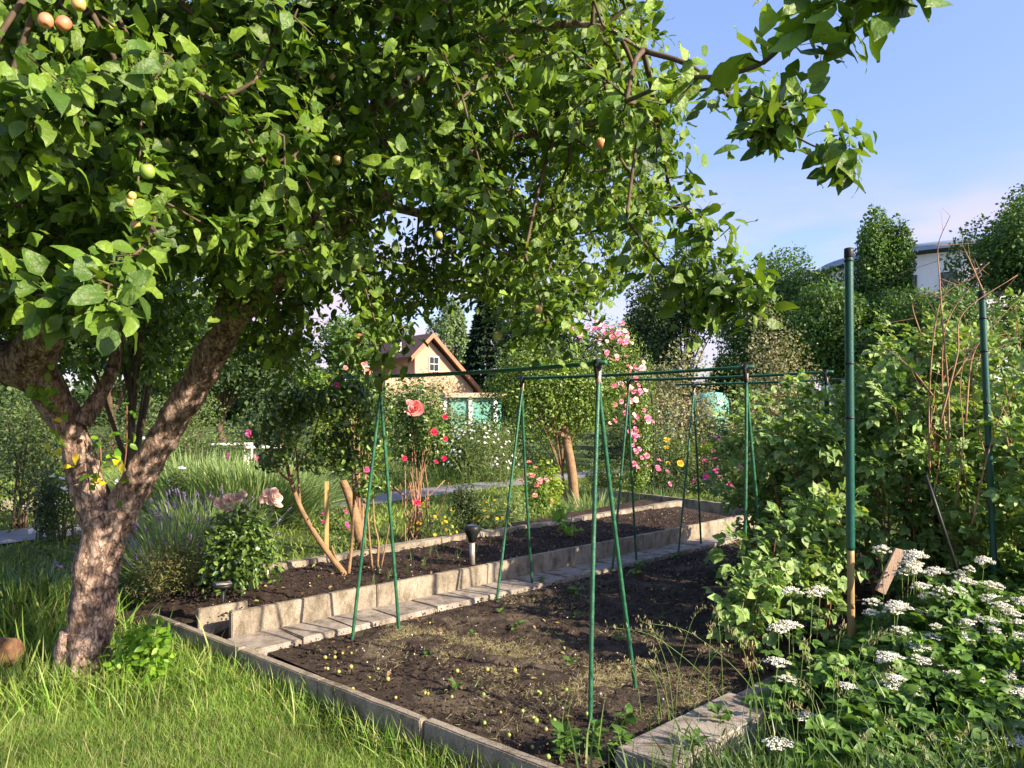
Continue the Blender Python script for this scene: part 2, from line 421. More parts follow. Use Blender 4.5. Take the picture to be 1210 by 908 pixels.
def concrete(name, a, b, c, scale=3):
    m, t, o, p = mat_base(name)
    tcn = t.nodes.new('ShaderNodeTexCoord')
    n1 = t.nodes.new('ShaderNodeTexNoise'); n1.inputs['Scale'].default_value = scale; n1.inputs['Detail'].default_value = 6; n1.inputs['Roughness'].default_value = .7
    n2 = t.nodes.new('ShaderNodeTexNoise'); n2.inputs['Scale'].default_value = 160; n2.inputs['Detail'].default_value = 2
    t.links.new(tcn.outputs['Object'], n1.inputs['Vector']); t.links.new(tcn.outputs['Object'], n2.inputs['Vector'])
    r = ramp(t, [a, b, c], [.3, .5, .72]); t.links.new(n1.outputs[0], r.inputs[0])
    r2 = ramp(t, [(.72,) * 3, (1.2,) * 3], [.35, .65]); t.links.new(n2.outputs[0], r2.inputs[0])
    v = t.nodes.new('ShaderNodeVectorMath'); v.operation = 'MULTIPLY'
    t.links.new(r.outputs[0], v.inputs[0]); t.links.new(r2.outputs[0], v.inputs[1]); t.links.new(v.outputs[0], p.inputs['Base Color'])
    n3 = t.nodes.new('ShaderNodeTexNoise'); n3.inputs['Scale'].default_value = 9; n3.inputs['Detail'].default_value = 8; n3.inputs['Roughness'].default_value = .75
    mp3 = t.nodes.new('ShaderNodeMapping'); mp3.inputs['Scale'].default_value = (1, 1, .45); t.links.new(tcn.outputs['Object'], mp3.inputs[0]); t.links.new(mp3.outputs[0], n3.inputs['Vector'])
    r3 = ramp(t, [(.42, .40, .33), (.95, .93, .9), (1.08, 1.06, 1.0)], [.36, .52, .66]); t.links.new(n3.outputs[0], r3.inputs[0])
    v3 = t.nodes.new('ShaderNodeVectorMath'); v3.operation = 'MULTIPLY'
    t.links.new(v.outputs[0], v3.inputs[0]); t.links.new(r3.outputs[0], v3.inputs[1]); t.links.new(v3.outputs[0], p.inputs['Base Color'])
    p.inputs['Roughness'].default_value = .9; p.inputs['Specular IOR Level'].default_value = .2
    ad = t.nodes.new('ShaderNodeMath'); t.links.new(n1.outputs[0], ad.inputs[0]); t.links.new(n2.outputs[0], ad.inputs[1])
    bm = t.nodes.new('ShaderNodeBump'); bm.inputs['Strength'].default_value = .5; bm.inputs['Distance'].default_value = .006
    t.links.new(ad.outputs[0], bm.inputs['Height']); t.links.new(bm.outputs[0], p.inputs['Normal'])
    return m
M['concrete'] = concrete('weathered_concrete', (.14, .123, .10), (.27, .24, .20), (.37, .335, .285))
M['tile'] = concrete('path_slab', (.19, .165, .145), (.30, .27, .25), (.38, .345, .32), 4)

def soilmat(name, dark, mid, light, patch=None):
    m, t, o, p = mat_base(name)
    tcn = t.nodes.new('ShaderNodeTexCoord')
    def N(s, d=6, r=.7):
        n = t.nodes.new('ShaderNodeTexNoise'); n.inputs['Scale'].default_value = s; n.inputs['Detail'].default_value = d; n.inputs['Roughness'].default_value = r
        t.links.new(tcn.outputs['Object'], n.inputs['Vector']); return n
    n1 = N(14); n2 = N(90, 4); n3 = N(1.6, 4)
    r = ramp(t, [dark, mid, light], [.3, .5, .75]); t.links.new(n1.outputs[0], r.inputs[0])
    col = r.outputs[0]
    if patch:
        rp = ramp(t, [(0, 0, 0), (1, 1, 1)], [.53, .63]); t.links.new(n3.outputs[0], rp.inputs[0])
        mx = t.nodes.new('ShaderNodeMix'); mx.data_type = 'RGBA'; mx.inputs['B'].default_value = (*patch, 1)
        t.links.new(rp.outputs[0], mx.inputs['Factor']); t.links.new(col, mx.inputs['A']); col = mx.outputs['Result']
    r2 = ramp(t, [(.55,) * 3, (1.4,) * 3], [.35, .68]); t.links.new(n2.outputs[0], r2.inputs[0])
    v = t.nodes.new('ShaderNodeVectorMath'); v.operation = 'MULTIPLY'
    t.links.new(col, v.inputs[0]); t.links.new(r2.outputs[0], v.inputs[1]); t.links.new(v.outputs[0], p.inputs['Base Color'])
    p.inputs['Roughness'].default_value = .95; p.inputs['Specular IOR Level'].default_value = .15
    ad = t.nodes.new('ShaderNodeMath'); t.links.new(n1.outputs[0], ad.inputs[0]); t.links.new(n2.outputs[0], ad.inputs[1])
    bm = t.nodes.new('ShaderNodeBump'); bm.inputs['Strength'].default_value = .9; bm.inputs['Distance'].default_value = .02
    t.links.new(ad.outputs[0], bm.inputs['Height']); t.links.new(bm.outputs[0], p.inputs['Normal'])
    return m
M['soil'] = soilmat('bed_soil', (.026, .019, .0155), (.055, .041, .033), (.11, .083, .066), (.12, .096, .07))
M['soil2'] = soilmat('raised_soil', (.024, .017, .014), (.050, .035, .028), (.10, .070, .055))
M['ground'] = soilmat('lawn_ground', (.045, .070, .016), (.07, .10, .025), (.10, .14, .035), (.09, .12, .03))
M['asphalt'] = solid('path_asphalt', [(.17, .17, .18), (.25, .25, .26)], 5, .9, .3, bscale=80)
M['sand'] = solid('sandy_path', [(.38, .30, .22), (.5, .4, .3)], 5, .9, .3, bscale=60)

# bark of the apple tree: flaky plates, pinkish tan over dark brown
m, t, o, p = mat_base('apple_bark')
tcn = t.nodes.new('ShaderNodeTexCoord')
mpn = t.nodes.new('ShaderNodeMapping'); mpn.inputs['Scale'].default_value = (1, 1, .5)
t.links.new(tcn.outputs['Object'], mpn.inputs[0])
n0 = t.nodes.new('ShaderNodeTexNoise'); n0.inputs['Scale'].default_value = 16; n0.inputs['Detail'].default_value = 6; n0.inputs['Roughness'].default_value = .68; n0.inputs['Distortion'].default_value = .35
n1 = t.nodes.new('ShaderNodeTexNoise'); n1.inputs['Scale'].default_value = 55; n1.inputs['Detail'].default_value = 5
vo = t.nodes.new('ShaderNodeTexVoronoi'); vo.inputs['Scale'].default_value = 26; vo.feature = 'DISTANCE_TO_EDGE'
dn = t.nodes.new('ShaderNodeVectorMath'); dn.operation = 'SCALE'; dn.inputs['Scale'].default_value = .12
t.links.new(mpn.outputs[0], n0.inputs['Vector']); t.links.new(mpn.outputs[0], n1.inputs['Vector'])
av = t.nodes.new('ShaderNodeVectorMath'); t.links.new(n0.outputs['Color'], dn.inputs[0]); t.links.new(dn.outputs[0], av.inputs[1]); t.links.new(mpn.outputs[0], av.inputs[0])
t.links.new(av.outputs[0], vo.inputs['Vector'])
r1 = ramp(t, [(.085, .058, .047), (.19, .13, .10), (.34, .24, .195), (.46, .35, .29)], [.34, .43, .51, .64]); t.links.new(n0.outputs[0], r1.inputs[0])
r2 = ramp(t, [(.55,) * 3, (1,) * 3], [.0, .07]); t.links.new(vo.outputs['Distance'], r2.inputs[0])
r3 = ramp(t, [(.7,) * 3, (1.25,) * 3], [.35, .65]); t.links.new(n1.outputs[0], r3.inputs[0])
va = t.nodes.new('ShaderNodeVectorMath'); va.operation = 'MULTIPLY'; vb = t.nodes.new('ShaderNodeVectorMath'); vb.operation = 'MULTIPLY'
t.links.new(r1.outputs[0], va.inputs[0]); t.links.new(r2.outputs[0], va.inputs[1]); t.links.new(va.outputs[0], vb.inputs[0]); t.links.new(r3.outputs[0], vb.inputs[1])
t.links.new(vb.outputs[0], p.inputs['Base Color']); p.inputs['Roughness'].default_value = .9; p.inputs['Specular IOR Level'].default_value = .15
s1 = t.nodes.new('ShaderNodeMath'); s1.operation = 'MULTIPLY_ADD'; s1.inputs[1].default_value = .6
t.links.new(r2.outputs[0], s1.inputs[0]); t.links.new(n0.outputs[0], s1.inputs[2])
bm_ = t.nodes.new('ShaderNodeBump'); bm_.inputs['Strength'].default_value = 1; bm_.inputs['Distance'].default_value = .03
t.links.new(s1.outputs[0], bm_.inputs['Height']); t.links.new(bm_.outputs[0], p.inputs['Normal'])
M['bark'] = m

# ------------------------------------------------------------------ ground
def lattice(c00, c10, c11, c01, nx, ny, zf):
    c = [np.array(k[:2], float) for k in (c00, c10, c11, c01)]
    V = np.zeros((ny + 1, nx + 1, 3))
    for j in range(ny + 1):
        for i in range(nx + 1):
            a, b = i / nx, j / ny
            q = c[0] * (1 - a) * (1 - b) + c[1] * a * (1 - b) + c[2] * a * b + c[3] * (1 - a) * b
            V[j, i] = (q[0], q[1], zf(q[0], q[1], a, b))
    i = np.arange(nx)[None] + np.arange(ny)[:, None] * (nx + 1)
    Fq = np.stack([i, i + 1, i + nx + 2, i + nx + 1], -1).reshape(-1, 4)
    return V.reshape(-1, 3), Fq
def struct(name, V, Fq, mt, smooth=True):
    return tag(MB().add(V, Fq).build(name, mt, smooth=smooth), kind='structure')
xs = np.concatenate([-np.geomspace(900, 12, 20), np.linspace(-11, 11, 67), np.geomspace(12, 900, 20)])
ys = np.concatenate([[-400, -120, -40, -12], np.linspace(-6, 16, 67), np.geomspace(17, 1400, 26)])
X, Y = np.meshgrid(xs, ys)
Z = np.full_like(X, GZ)
for a in np.ndindex(X.shape):
    if abs(X[a]) < 11 and -6 <= Y[a] <= 16:
        Z[a] += .02 * mnoise.noise(Vector((X[a] * .8, Y[a] * .8, 0))) - .012
i = np.arange(len(xs) - 1)[None] + np.arange(len(ys) - 1)[:, None] * len(xs)
struct('ground', np.stack([X, Y, Z], -1), np.stack([i, i + 1, i + len(xs) + 1, i + len(xs)], -1).reshape(-1, 4), M['ground'])

def strip(name, pts, wd, z, mt):
    pts = smooth_path([[a, b, z] for a, b in pts], 6)
    T = nrm(np.gradient(pts, axis=0)); N = np.stack([-T[:, 1], T[:, 0], T[:, 2] * 0], -1)
    V = np.stack([pts - N * wd / 2, pts + N * wd / 2], 1).reshape(-1, 3)
    k = np.arange(len(pts) - 1) * 2
    return struct(name, V, np.stack([k, k + 1, k + 3, k + 2], -1), mt)
pp = [G(a, b, GZ)[:2] for a, b in ((-120, 652), (20, 633), (165, 618), (400, 595), (510, 581), (618, 569), (690, 561))]
pp.append(pp[-1] + (pp[-1] - pp[-2]) * 3)
strip('path', pp, 1.25, GZ + .008, M['asphalt'])
strip('sandy_path', [G(a, b, GZ)[:2] for a, b in ((-250, 590), (-60, 600), (15, 598), (60, 590))], 1.6, GZ + .012, M['sand'])

# ---- the beds
VD = nrm(np.array([4.5, 4.35]))          # the direction in which path and beds run away
UD = np.array([.757, -.654])             # the direction of the front kerb
O = np.array([-1.70, 5.18]); Rr = np.array([.25, 3.33])
def soilz(z0, amp, furrow=0.0):
    def f(x, y, a, b):
        ed = min(a, 1 - a, b, 1 - b) * 12
        s_ = amp * (mnoise.fractal(Vector((x * 3, y * 3, 1)), 1, 2, 4)) + amp * .8 * mnoise.noise(Vector((x * 17, y * 17, 4)))
        s_ += furrow * math.sin((x * .62 + y * .78) * 7.2 + mnoise.noise(Vector((x, y, 0))) * 2)
        return z0 + s_ * min(1, ed) - (.0 if ed > 1 else .015 * (1 - ed))
    return f
LB = 6.6
V_, F_ = lattice(O + UD * .04, Rr, Rr + VD * LB, O + VD * LB, 190, 330, soilz(0.0, .024, .012))
struct('bed_soil', V_, F_, M['soil'])
W0 = np.array([-1.98, 5.35]); WN = np.array([-.70, .71])
WL = 7.35
WDr = nrm(np.array([4.91, 4.85]))
V_, F_ = lattice(W0 - WDr * .02 + WN * .05, W0 + WDr * WL + WN * .05, W0 + WDr * (WL + 1.1) + WN * 2.5, W0 - WDr * .9 + WN * 1.5, 260, 60, soilz(.13, .03))
V_[:, 2] -= np.clip((.42 - (V_[:, :2] - W0) @ WDr) * .33, 0, .17)
struct('raised_bed_soil', V_, F_, M['soil2'])

def slab_mesh(name, p0, p1, th, z0, z1, mt, parent, j=.004, bev=.006, tilt=0.0):
    p0 = np.array(p0, float); p1 = np.array(p1, float)
    d = p1 - p0; ln = np.linalg.norm(d); d /= ln; n = np.array([-d[1], d[0]])
    bm = bmesh.new(); bmesh.ops.create_cube(bm, size=1)
    for v in bm.verts:
        v.co.x *= ln; v.co.y *= th; v.co.z *= (z1 - z0)
    bmesh.ops.subdivide_edges(bm, edges=[e for e in bm.edges if abs(e.verts[0].co.x - e.verts[1].co.x) > ln * .5], cuts=6)
    bmesh.ops.bevel(bm, geom=[e for e in bm.edges if e.calc_face_angle(0) > .5], offset=bev, segments=2, affect='EDGES')
    mid = (p0 + p1) / 2
    for v in bm.verts:
        c = v.co.copy(); k = Vector((mid[0] * 3 + c.x * 9, c.y * 9 + mid[1], c.z * 9))
        q = mnoise.noise_vector(k) * j + mnoise.noise_vector(k * 4) * j * .5
        c += q
        xy = mid + d * c.x + n * (c.y + tilt * (c.z + (z1 - z0) / 2))
        v.co = Vector((xy[0], xy[1], c.z + (z0 + z1) / 2)) - Vector(BASE[parent.name])
    me = bpy.data.meshes.new(name); bm.to_mesh(me); bm.free(); me.materials.append(mt)
    ob = bpy.data.objects.new(name, me); C.objects.link(ob); ob.parent = parent
    return ob

kerb = thing('kerb', 'grey concrete kerb of slabs on edge along the sunlit lawn', 'kerb', (-2.4, 5.54, GZ))
kp = W0 - UD * .62 + np.array([-.02, .02]); kd = UD
kp = np.array([-2.75, 5.83])
for q in range(6):
    ln = .88 if q else .42
    zt = .062 + random.uniform(-.006, .006)
    slab_mesh('slab', kp, kp + kd * (ln - .008), .055, GZ - .1, zt, M['concrete'], kerb, tilt=random.uniform(-.06, .06))
    kp = kp + kd * ln + np.array([-kd[1], kd[0]]) * random.uniform(-.006, .006)
rw = thing('retaining_wall', 'low concrete slab wall holding the raised soil bed above the slab path', 'wall', (*W0, 0))
q0 = W0.copy()
for q in range(13):
    ln = 1.22
    if (q0 - W0) @ WDr > WL: break
    slab_mesh('slab', q0, q0 + WDr * (ln - .006), .05, -.1, .2 + random.uniform(-.003, .004), M['concrete'], rw, tilt=random.uniform(-.02, .01))
    q0 = q0 + WDr * ln
es = thing('concrete_slab', 'short tilted concrete slab closing the left end of the low wall', 'slab', (*(W0 + WN * .08), 0))
slab_mesh('slab', G(234, 750)[:2] + .0, G(292, 739)[:2], .045, -.12, .185, M['concrete'], es, j=.008)
bk = thing('edging', 'pale concrete edging strip between raised soil and the flower border', 'edging', (-2.08, 7.3, .1))
q0 = np.array([-2.6, 6.75]); bd = nrm(np.array([4.72, 4.9]))
for q in range(9):
    slab_mesh('slab', q0, q0 + bd * .845, .10 + .02 * random.random(), -.1, .185 + random.uniform(-.008, .008), M['concrete'], bk, j=.006)
    q0 = q0 + bd * .85
rk = thing('edging', 'grey concrete edging across the far end of the beds', 'edging', (2.2, 13.2, .1))
a0 = G(700, 576, .18)[:2]; a1 = G(1010, 612, .18)[:2]
for q in range(6):
    slab_mesh('slab', a0 + (a1 - a0) * q / 6, a0 + (a1 - a0) * (q + .99) / 6, .07, -.1, .17, M['concrete'], rk)
# slab path between wall and bed
mb = MB(); PATHW = .36
bmx = bmesh.new()
s0 = -.05; q = 0
while s0 < WL + .6:
    ln = .40
    for side in (0,):
        a = W0 + WDr * s0 - WN * .035
        c = [a, a + WDr * (ln - .012), a + WDr * (ln - .012) - WN * (PATHW + .02 * random.random()), a - WN * PATHW]
        z = .028 + random.uniform(-.003, .003); tl = random.uniform(-.004, .004)
        vs = [bmx.verts.new((*k, z + (tl if i_ in (0, 1) else -tl))) for i_, k in enumerate(c)] + [bmx.verts.new((*k, -.06)) for k in c]
        bmx.faces.new(vs[:4]); 
        for i_ in range(4): bmx.faces.new((vs[i_], vs[4 + i_], vs[4 + (i_ + 1) % 4], vs[(i_ + 1) % 4]))
    s0 += ln
bmesh.ops.recalc_face_normals(bmx, faces=bmx.faces)
bmesh.ops.bevel(bmx, geom=[e for e in bmx.edges if e.verts[0].co.z > 0 and e.verts[1].co.z > 0], offset=.008, segments=2, affect='EDGES')
me = bpy.data.meshes.new('slab_path'); bmx.to_mesh(me); bmx.free(); me.materials.append(M['tile'])
po = bpy.data.objects.new('slab_path', me); C.objects.link(po); tag(po, kind='structure')
# the flat slabs at the right-hand side of the bed
rs = thing('concrete_edging', 'flat grey concrete slab half grown over by grass at the bottom of the bed', 'edging', (.8, 3.8, 0))
n2 = np.array([VD[1], -VD[0]])
qa = np.array([.47, 3.52]) + n2 * .15
slab_mesh('slab', qa, qa + VD * 1.02, .30, -.08, .055, M['tile'], rs, j=.006, bev=.012)
slab_mesh('slab', qa + VD * 1.03, qa + VD * 1.5, .24, -.08, .048, M['tile'], rs, j=.006, bev=.012)
slab_mesh('slab', qa + VD * 1.51, qa + VD * 5.5, .06, -.08, .04, M['concrete'], rs)

# ------------------------------------------------------------------ generic growth
def grow(roots, attr, r_tip=.003, step=.16, pw=2.3, jit=.03, order=None, lam=.25):
    nodes = [np.array(r_, float) for r_ in roots]; par = [-1] * len(nodes); dl = [0.0] * len(nodes)
    NP = np.zeros((len(nodes) + len(attr) * 14, 3)); ND = np.zeros(len(NP)); n = len(nodes)
    NP[:n] = nodes
    d0 = np.min(np.linalg.norm(attr[:, None] - np.array(roots)[None], axis=2), axis=1)
    tips = []
    for a in attr[np.argsort(d0)]:
        dd = np.linalg.norm(NP[:n] - a, axis=1)
        k = int(np.argmin(dd + lam * ND[:n])); dist = dd[k]
        m_ = max(1, min(12, int(dist / step)))
        p0 = NP[k].copy(); prev = k; bow = rng.normal(size=3) * .08 * dist + np.array([0, 0, .10 * dist])
        for s_ in range(1, m_ + 1):
            tt = s_ / m_
            q_ = p0 + (a - p0) * tt + bow * math.sin(math.pi * tt) + (rng.normal(size=3) * jit if s_ < m_ else 0)
            NP[n] = q_; ND[n] = ND[prev] + np.linalg.norm(q_ - NP[prev]); par.append(prev); prev = n; n += 1
        tips.append(prev)
    par = np.array(par); acc = np.zeros(n)
    acc[tips] += r_tip ** pw
    for i_ in range(n - 1, len(roots) - 1, -1):
        acc[par[i_]] += acc[i_]
    rad = np.maximum(acc, r_tip ** pw) ** (1 / pw)
    return NP[:n], par, rad, np.array(tips), len(roots)

def lumpy(cen, rad, nl, n, g=None, fill=.45, lr=(.32, .5)):
    """points in a lumpy ellipsoid made of lobes; returns points, outward normals, lobe centres"""
    g = g or rng
    cen = np.array(cen, float); rad = np.array(rad, float)
    u = nrm(g.normal(size=(nl, 3))); u[:, 2] = np.where(u[:, 2] < -.5, -u[:, 2], u[:, 2])
    lc = u * g.uniform(.35, .78, (nl, 1)); lrad = g.uniform(*lr, nl)
    k = g.choice(nl, n, p=lrad ** 2 / (lrad ** 2).sum())
    d = nrm(g.normal(size=(n, 3)))
    rr = np.where(g.random(n) < fill, g.uniform(.35, 1, n), g.normal(1.0, .09, n))
    q_ = lc[k] + d * (lrad[k] * rr)[:, None]
    return cen + q_ * rad, nrm(d / rad * rad.mean() + .4 * q_), cen + lc * rad

def plant(name, label, cat, px, Y, top, wpx, mt, tpl=OVAL, size=.05, n=1500, base_z=GZ, bottom=None, nl=9, depth=None, group=None,
          stem=None, stem_r=.02, up=.5, leafname='foliage', stemname='stem', trunk=False, fill=.4, seed=None, droop=0.0, lr=(.32, .5), lean=0):
    """bush or tree that stands at column px, Y metres away; top / bottom of its foliage as rows of the photo"""
    b = P(px, HZ, Y); b[2] = base_z
    zt = P(px, top, Y)[2]; zb = base_z - .30 * (zt - base_z) if bottom is None else P(px, bottom, Y)[2]
    rx = wpx / F * Y / 2; rz = (zt - zb) / 2 / .98; ry = depth or rx * .9
    cen = np.array([b[0] + lean, b[1], (zt + zb) / 2])
    th = thing(name, label, cat, b, group)
    pts, nr, lc = lumpy(cen, (rx, ry, rz), nl, n, fill=fill, lr=lr)
    keep = pts[:, 2] > base_z + .01; pts, nr = pts[keep], nr[keep]
    N = len(pts)
    nn = nrm(nr * 1.0 + rng.normal(size=(N, 3)) * .55 + np.array([0, 0, up]))
    d = nrm(np.cross(nn, rnd_dir(N)) + nr * .4 - np.array([0, 0, droop]))
    mb = MB(); scatter(mb, tpl, pts, d, nn, size * rng.uniform(.65, 1.25, N))
    st = MB(); sm = stem or M['twig']
    if trunk:
        hub = b + (cen - b) * .45
        path = smooth_path([b - [0, 0, .05], b + (hub - b) * .5 + rng.normal(size=3) * stem_r * .6 * [1, 1, 0], hub, cen + [0, 0, rz * .35]], 5)
        add_tube(st, path, np.linspace(stem_r, stem_r * .35, len(path)), 8)
        hubs = path[len(path) // 2:]
        for c_ in lc:
            h_ = hubs[rng.integers(0, len(hubs) - 1)]
            pa = smooth_path([h_, (h_ + c_) / 2 + [0, 0, rz * .06], c_], 4)
            add_tube(st, pa, np.linspace(stem_r * .35, stem_r * .06, len(pa)), 5)
    else:
        for c_ in lc:
            s_ = b + rng.normal(size=3) * [rx * .12, ry * .12, 0]
            pa = smooth_path([s_ - [0, 0, .03], s_ + (c_ - s_) * [.3, .3, .55], c_ + (c_ - cen) * .3], 4)
            add_tube(st, pa, np.linspace(stem_r, stem_r * .3, len(pa)), 5)
    fo = mb.build(leafname, mt, th); st.build(stemname, sm, th)
    return th, cen, np.array([rx, ry, rz])

def rose_mesh(mb, c, r, face, mi=0, rings=((3, .28, 1.0, 1.1), (4, .5, .95, .9), (5, .75, .75, .75), (6, 1.0, .45, .62))):
    face = nrm(face); a = nrm(np.cross(face, [.3, .2, 1])); b_ = np.cross(face, a)
    T_ = np.array([0, .35, .7, 1.0]); S_ = np.array([-1, -.5, 0, .5, 1.0])
    for n_, rr, cup, hw_ in rings:
        ph = rng.random() * 6
        for k in range(n_):
            th_ = ph + k / n_ * 2 * math.pi + rng.normal() * .12; tl = rng.normal() * .08
            V = []
            for t_ in T_:
                for s_ in S_:
                    wsh = math.sin(min(1.0, .25 + t_ * .8) * 1.9) if t_ > 0 else .3
                    an = th_ + s_ * hw_ * wsh
                    ra = rr * (math.sin(t_ * 1.45) * (1 - .10 * s_ * s_ * t_) + .02 + (.10 * t_ * t_ if cup < .8 else 0))
                    hh_ = cup * (1 - math.cos(t_ * 1.5)) * .75 - .12 * s_ * s_ * t_ + tl * t_ - (.15 * max(0, t_ - .6) if cup < .6 else 0) + rng.normal() * .012
                    V.append(c + r * ((math.cos(an) * a + math.sin(an) * b_) * ra + face * hh_))
            Fq = [[i_ * 5 + j_, i_ * 5 + j_ + 1, i_ * 5 + j_ + 6, i_ * 5 + j_ + 5] for i_ in range(3) for j_ in range(4)]
            mb.add(np.array(V), np.array(Fq), mi)
SMALL_R = ((3, .45, 1.0, 1.0), (5, 1.0, .5, .7))
def bloom(th, px, py, Y, rpx, mt, face=None, name='bloom', small=False):
    c = P(px, py, Y); mb = MB()
    f = np.array(face if face is not None else [.35, -.75, .5]) + rng.normal(size=3) * .25
    rose_mesh(mb, c, rpx / F * Y, f, **(dict(rings=SMALL_R) if small else {}))
    return mb.build(name, mt, th)

# ------------------------------------------------------------------ the apple tree
AY = 4.9
abase = P(100, 800, AY); abase[2] = GZ
apple = thing('apple_tree', 'old spreading apple tree with forked flaky trunk standing on the lawn', 'tree', abase)
limbs = []
def limb(pts, rads, k=8):
    pth = smooth_path([P(*q_) for q_ in pts], k)
    rr = np.interp(np.linspace(0, 1, len(pth)), np.linspace(0, 1, len(rads)), rads)
    limbs.append((pth, rr)); return pth
tr = limb([(100, 838, 4.9), (102, 800, 4.9), (108, 730, 4.9), (118, 660, 4.9), (128, 600, 4.9)], [.165, .136, .128, .138, .145])
limb([(122, 650, 4.92), (145, 600, 4.9), (182, 535, 4.85), (228, 460, 4.75), (262, 395, 4.65), (285, 330, 4.6), (288, 250, 4.6), (300, 170, 4.5), (340, 90, 4.4), (390, 10, 4.3), (430, -80, 4.2)],
     [.118, .105, .094, .090, .098, .088, .10, .08, .06, .045, .03])
limb([(120, 640, 4.92), (106, 580, 4.9), (88, 520, 4.88), (62, 470, 4.8), (38, 425, 4.65), (62, 385, 4.45), (90, 345, 4.3), (100, 270, 4.1), (130, 170, 3.9), (170, 60, 3.7), (200, -60, 3.6)],
     [.105, .102, .094, .105, .125, .10, .085, .06, .05, .035, .02])
limb([(40, 440, 4.7), (-10, 420, 4.8), (-90, 380, 4.9), (-180, 290, 5.0), (-260, 150, 5.1)], [.13, .12, .08, .06, .03])
limb([(96, 500, 4.85), (118, 468, 4.9), (135, 430, 5.0), (150, 370, 5.2), (180, 300, 5.5), (210, 180, 5.8)], [.06, .045, .04, .035, .03, .015])
limb([(258, 400, 4.65), (295, 360, 4.5), (345, 315, 4.3), (400, 270, 4.2), (480, 220, 4.1), (580, 170, 4.0), (680, 150, 3.8), (760, 130, 3.6)], [.08, .07, .055, .045, .038, .03, .02, .01])
limb([(280, 330, 4.6), (330, 280, 4.9), (420, 240, 5.3), (520, 260, 5.7), (620, 300, 6.0)], [.07, .055, .045, .03, .012])
limb([(300, 180, 4.5), (400, 150, 4.0), (500, 90, 3.4), (600, 40, 3.0), (700, 30, 2.8), (760, 60, 2.6)], [.04, .035, .025, .018, .010, .004])
limb([(290, 250, 4.6), (230, 150, 4.0), (190, 60, 3.2), (120, 0, 2.6), (60, -40, 2.2)], [.05, .04, .03, .022, .01])
limb([(360, 60, 4.4), (480, 60, 4.9), (620, 40, 5.2), (740, 90, 5.0)], [.04, .035, .025, .01])
mb = MB()
def barky(pth, rr, ns, amp):
    V, Q, Tt = tube(pth, rr, ns)
    n_ = len(pth)
    for i_ in range(len(V) - 2):
        c_ = pth[i_ // ns]; d_ = V[i_] - c_; k = Vector(V[i_])
        f_ = 1 + amp * mnoise.noise(k * 5) + amp * .9 * mnoise.noise(Vector((k.x * 16, k.y * 16, k.z * 6))) + amp * .45 * mnoise.noise(Vector((k.x * 38, k.y * 38, k.z * 16)))
        V[i_] = c_ + d_ * f_
    n0 = mb.n; mb.add(V, Q); mb.Fs.append((Tt + n0, 0))
for i_, (pth, rr) in enumerate(limbs):
    hi = i_ < 3
    if hi: 
        s_ = np.linspace(0, len(pth) - 1, len(pth) * 3); 
        pth2 = np.stack([np.interp(s_, np.arange(len(pth)), pth[:, c_]) for c_ in range(3)], -1); rr2 = np.interp(s_, np.arange(len(pth)), rr)
        barky(pth2, rr2, 48, .20)
    else: barky(pth, rr, 14, .18)
# root flare
for an in (-2.6, -1.2, .3, 1.5, 2.7):
    dr = np.array([math.cos(an), math.sin(an), 0]); 
    pa = smooth_path([abase + [0, 0, .32] + dr * .06, abase + [0, 0, .10] + dr * .11, abase + dr * .19 - [0, 0, .05]], 8)
    barky(pa, np.linspace(.085, .05, len(pa)), 16, .22)
mb.build('trunk', M['bark'], apple)

# crown volume: bottom and right outline as the photo shows them, filled in depth
BOT = np.array([(-420, 440), (0, 400), (90, 385), (180, 350), (240, 330), (290, 430), (340, 465), (395, 365), (440, 415), (490, 398), (560, 372), (610, 395), (680, 400), (730, 362), (800, 325), (860, 340)])
def rightlim(py): return np.interp(py, [-300, 0, 60, 150, 240, 300, 360, 400], [700, 790, 800, 830, 810, 790, 720, 700])
roots = np.concatenate([p_[::2] for p_, r_ in limbs[1:]])
rootr = np.concatenate([r_[::2] for p_, r_ in limbs[1:]])
att = []; TRK = P(112, 690, 4.9)
while len(att) < 6000:
    px = rng.uniform(-420, 850); py = rng.uniform(-330, 460); Yd = rng.uniform(2.3, 7.2)
    if rng.random() > (Yd / 7.2) ** 1.3 + .12: continue
    q_ = P(px, py, Yd)
    if q_[2] > 4.6 or q_[2] < 1.75 or (Yd < 3.6 and q_[2] < 2.15): continue
    m_ = .16 / Yd * F                       # leaf cluster radius as seen
    if py > np.interp(px, BOT[:, 0], BOT[:, 1]) + 26 * mnoise.noise(Vector((px * .02, Yd * .7, 8))) - (6 if px > 380 else 0) - m_ * .8 or px > rightlim(py) - m_ * .6: continue
    rel = q_ - TRK; al_ = float(rel @ SUNV); pe_ = rel - al_ * SUNV
    if al_ > .5 and abs(pe_[2]) < .80 and math.hypot(pe_[0], pe_[1]) < .46 and rng.random() < .97: continue   # open side: the low sun reaches the trunk
    e_ = ((q_[0] + 1.5) / 4.4) ** 2 + ((q_[1] - 4.6) / 3.1) ** 2 + ((q_[2] - 2.9) / 1.9) ** 2
    if e_ > 1: continue
    if px > 700 and rng.random() < (px - 700) / 260: continue
    # ragged gaps through which the sky shows
    gn = mnoise.noise(Vector((px * .012, py * .014, 3.3)))
    if px > 380 and gn > .36 and rng.random() < .9: continue
    if 400 < px < 560 and 280 < py < 325 and rng.random() < .5: continue
    if Yd < 3.4 and 420 < px < 760 and py > 120 and rng.random() < .6: continue
    att.append(q_)
att = np.array(att)
near = []                                   # sprays close to the camera, each a curved row of twig ends
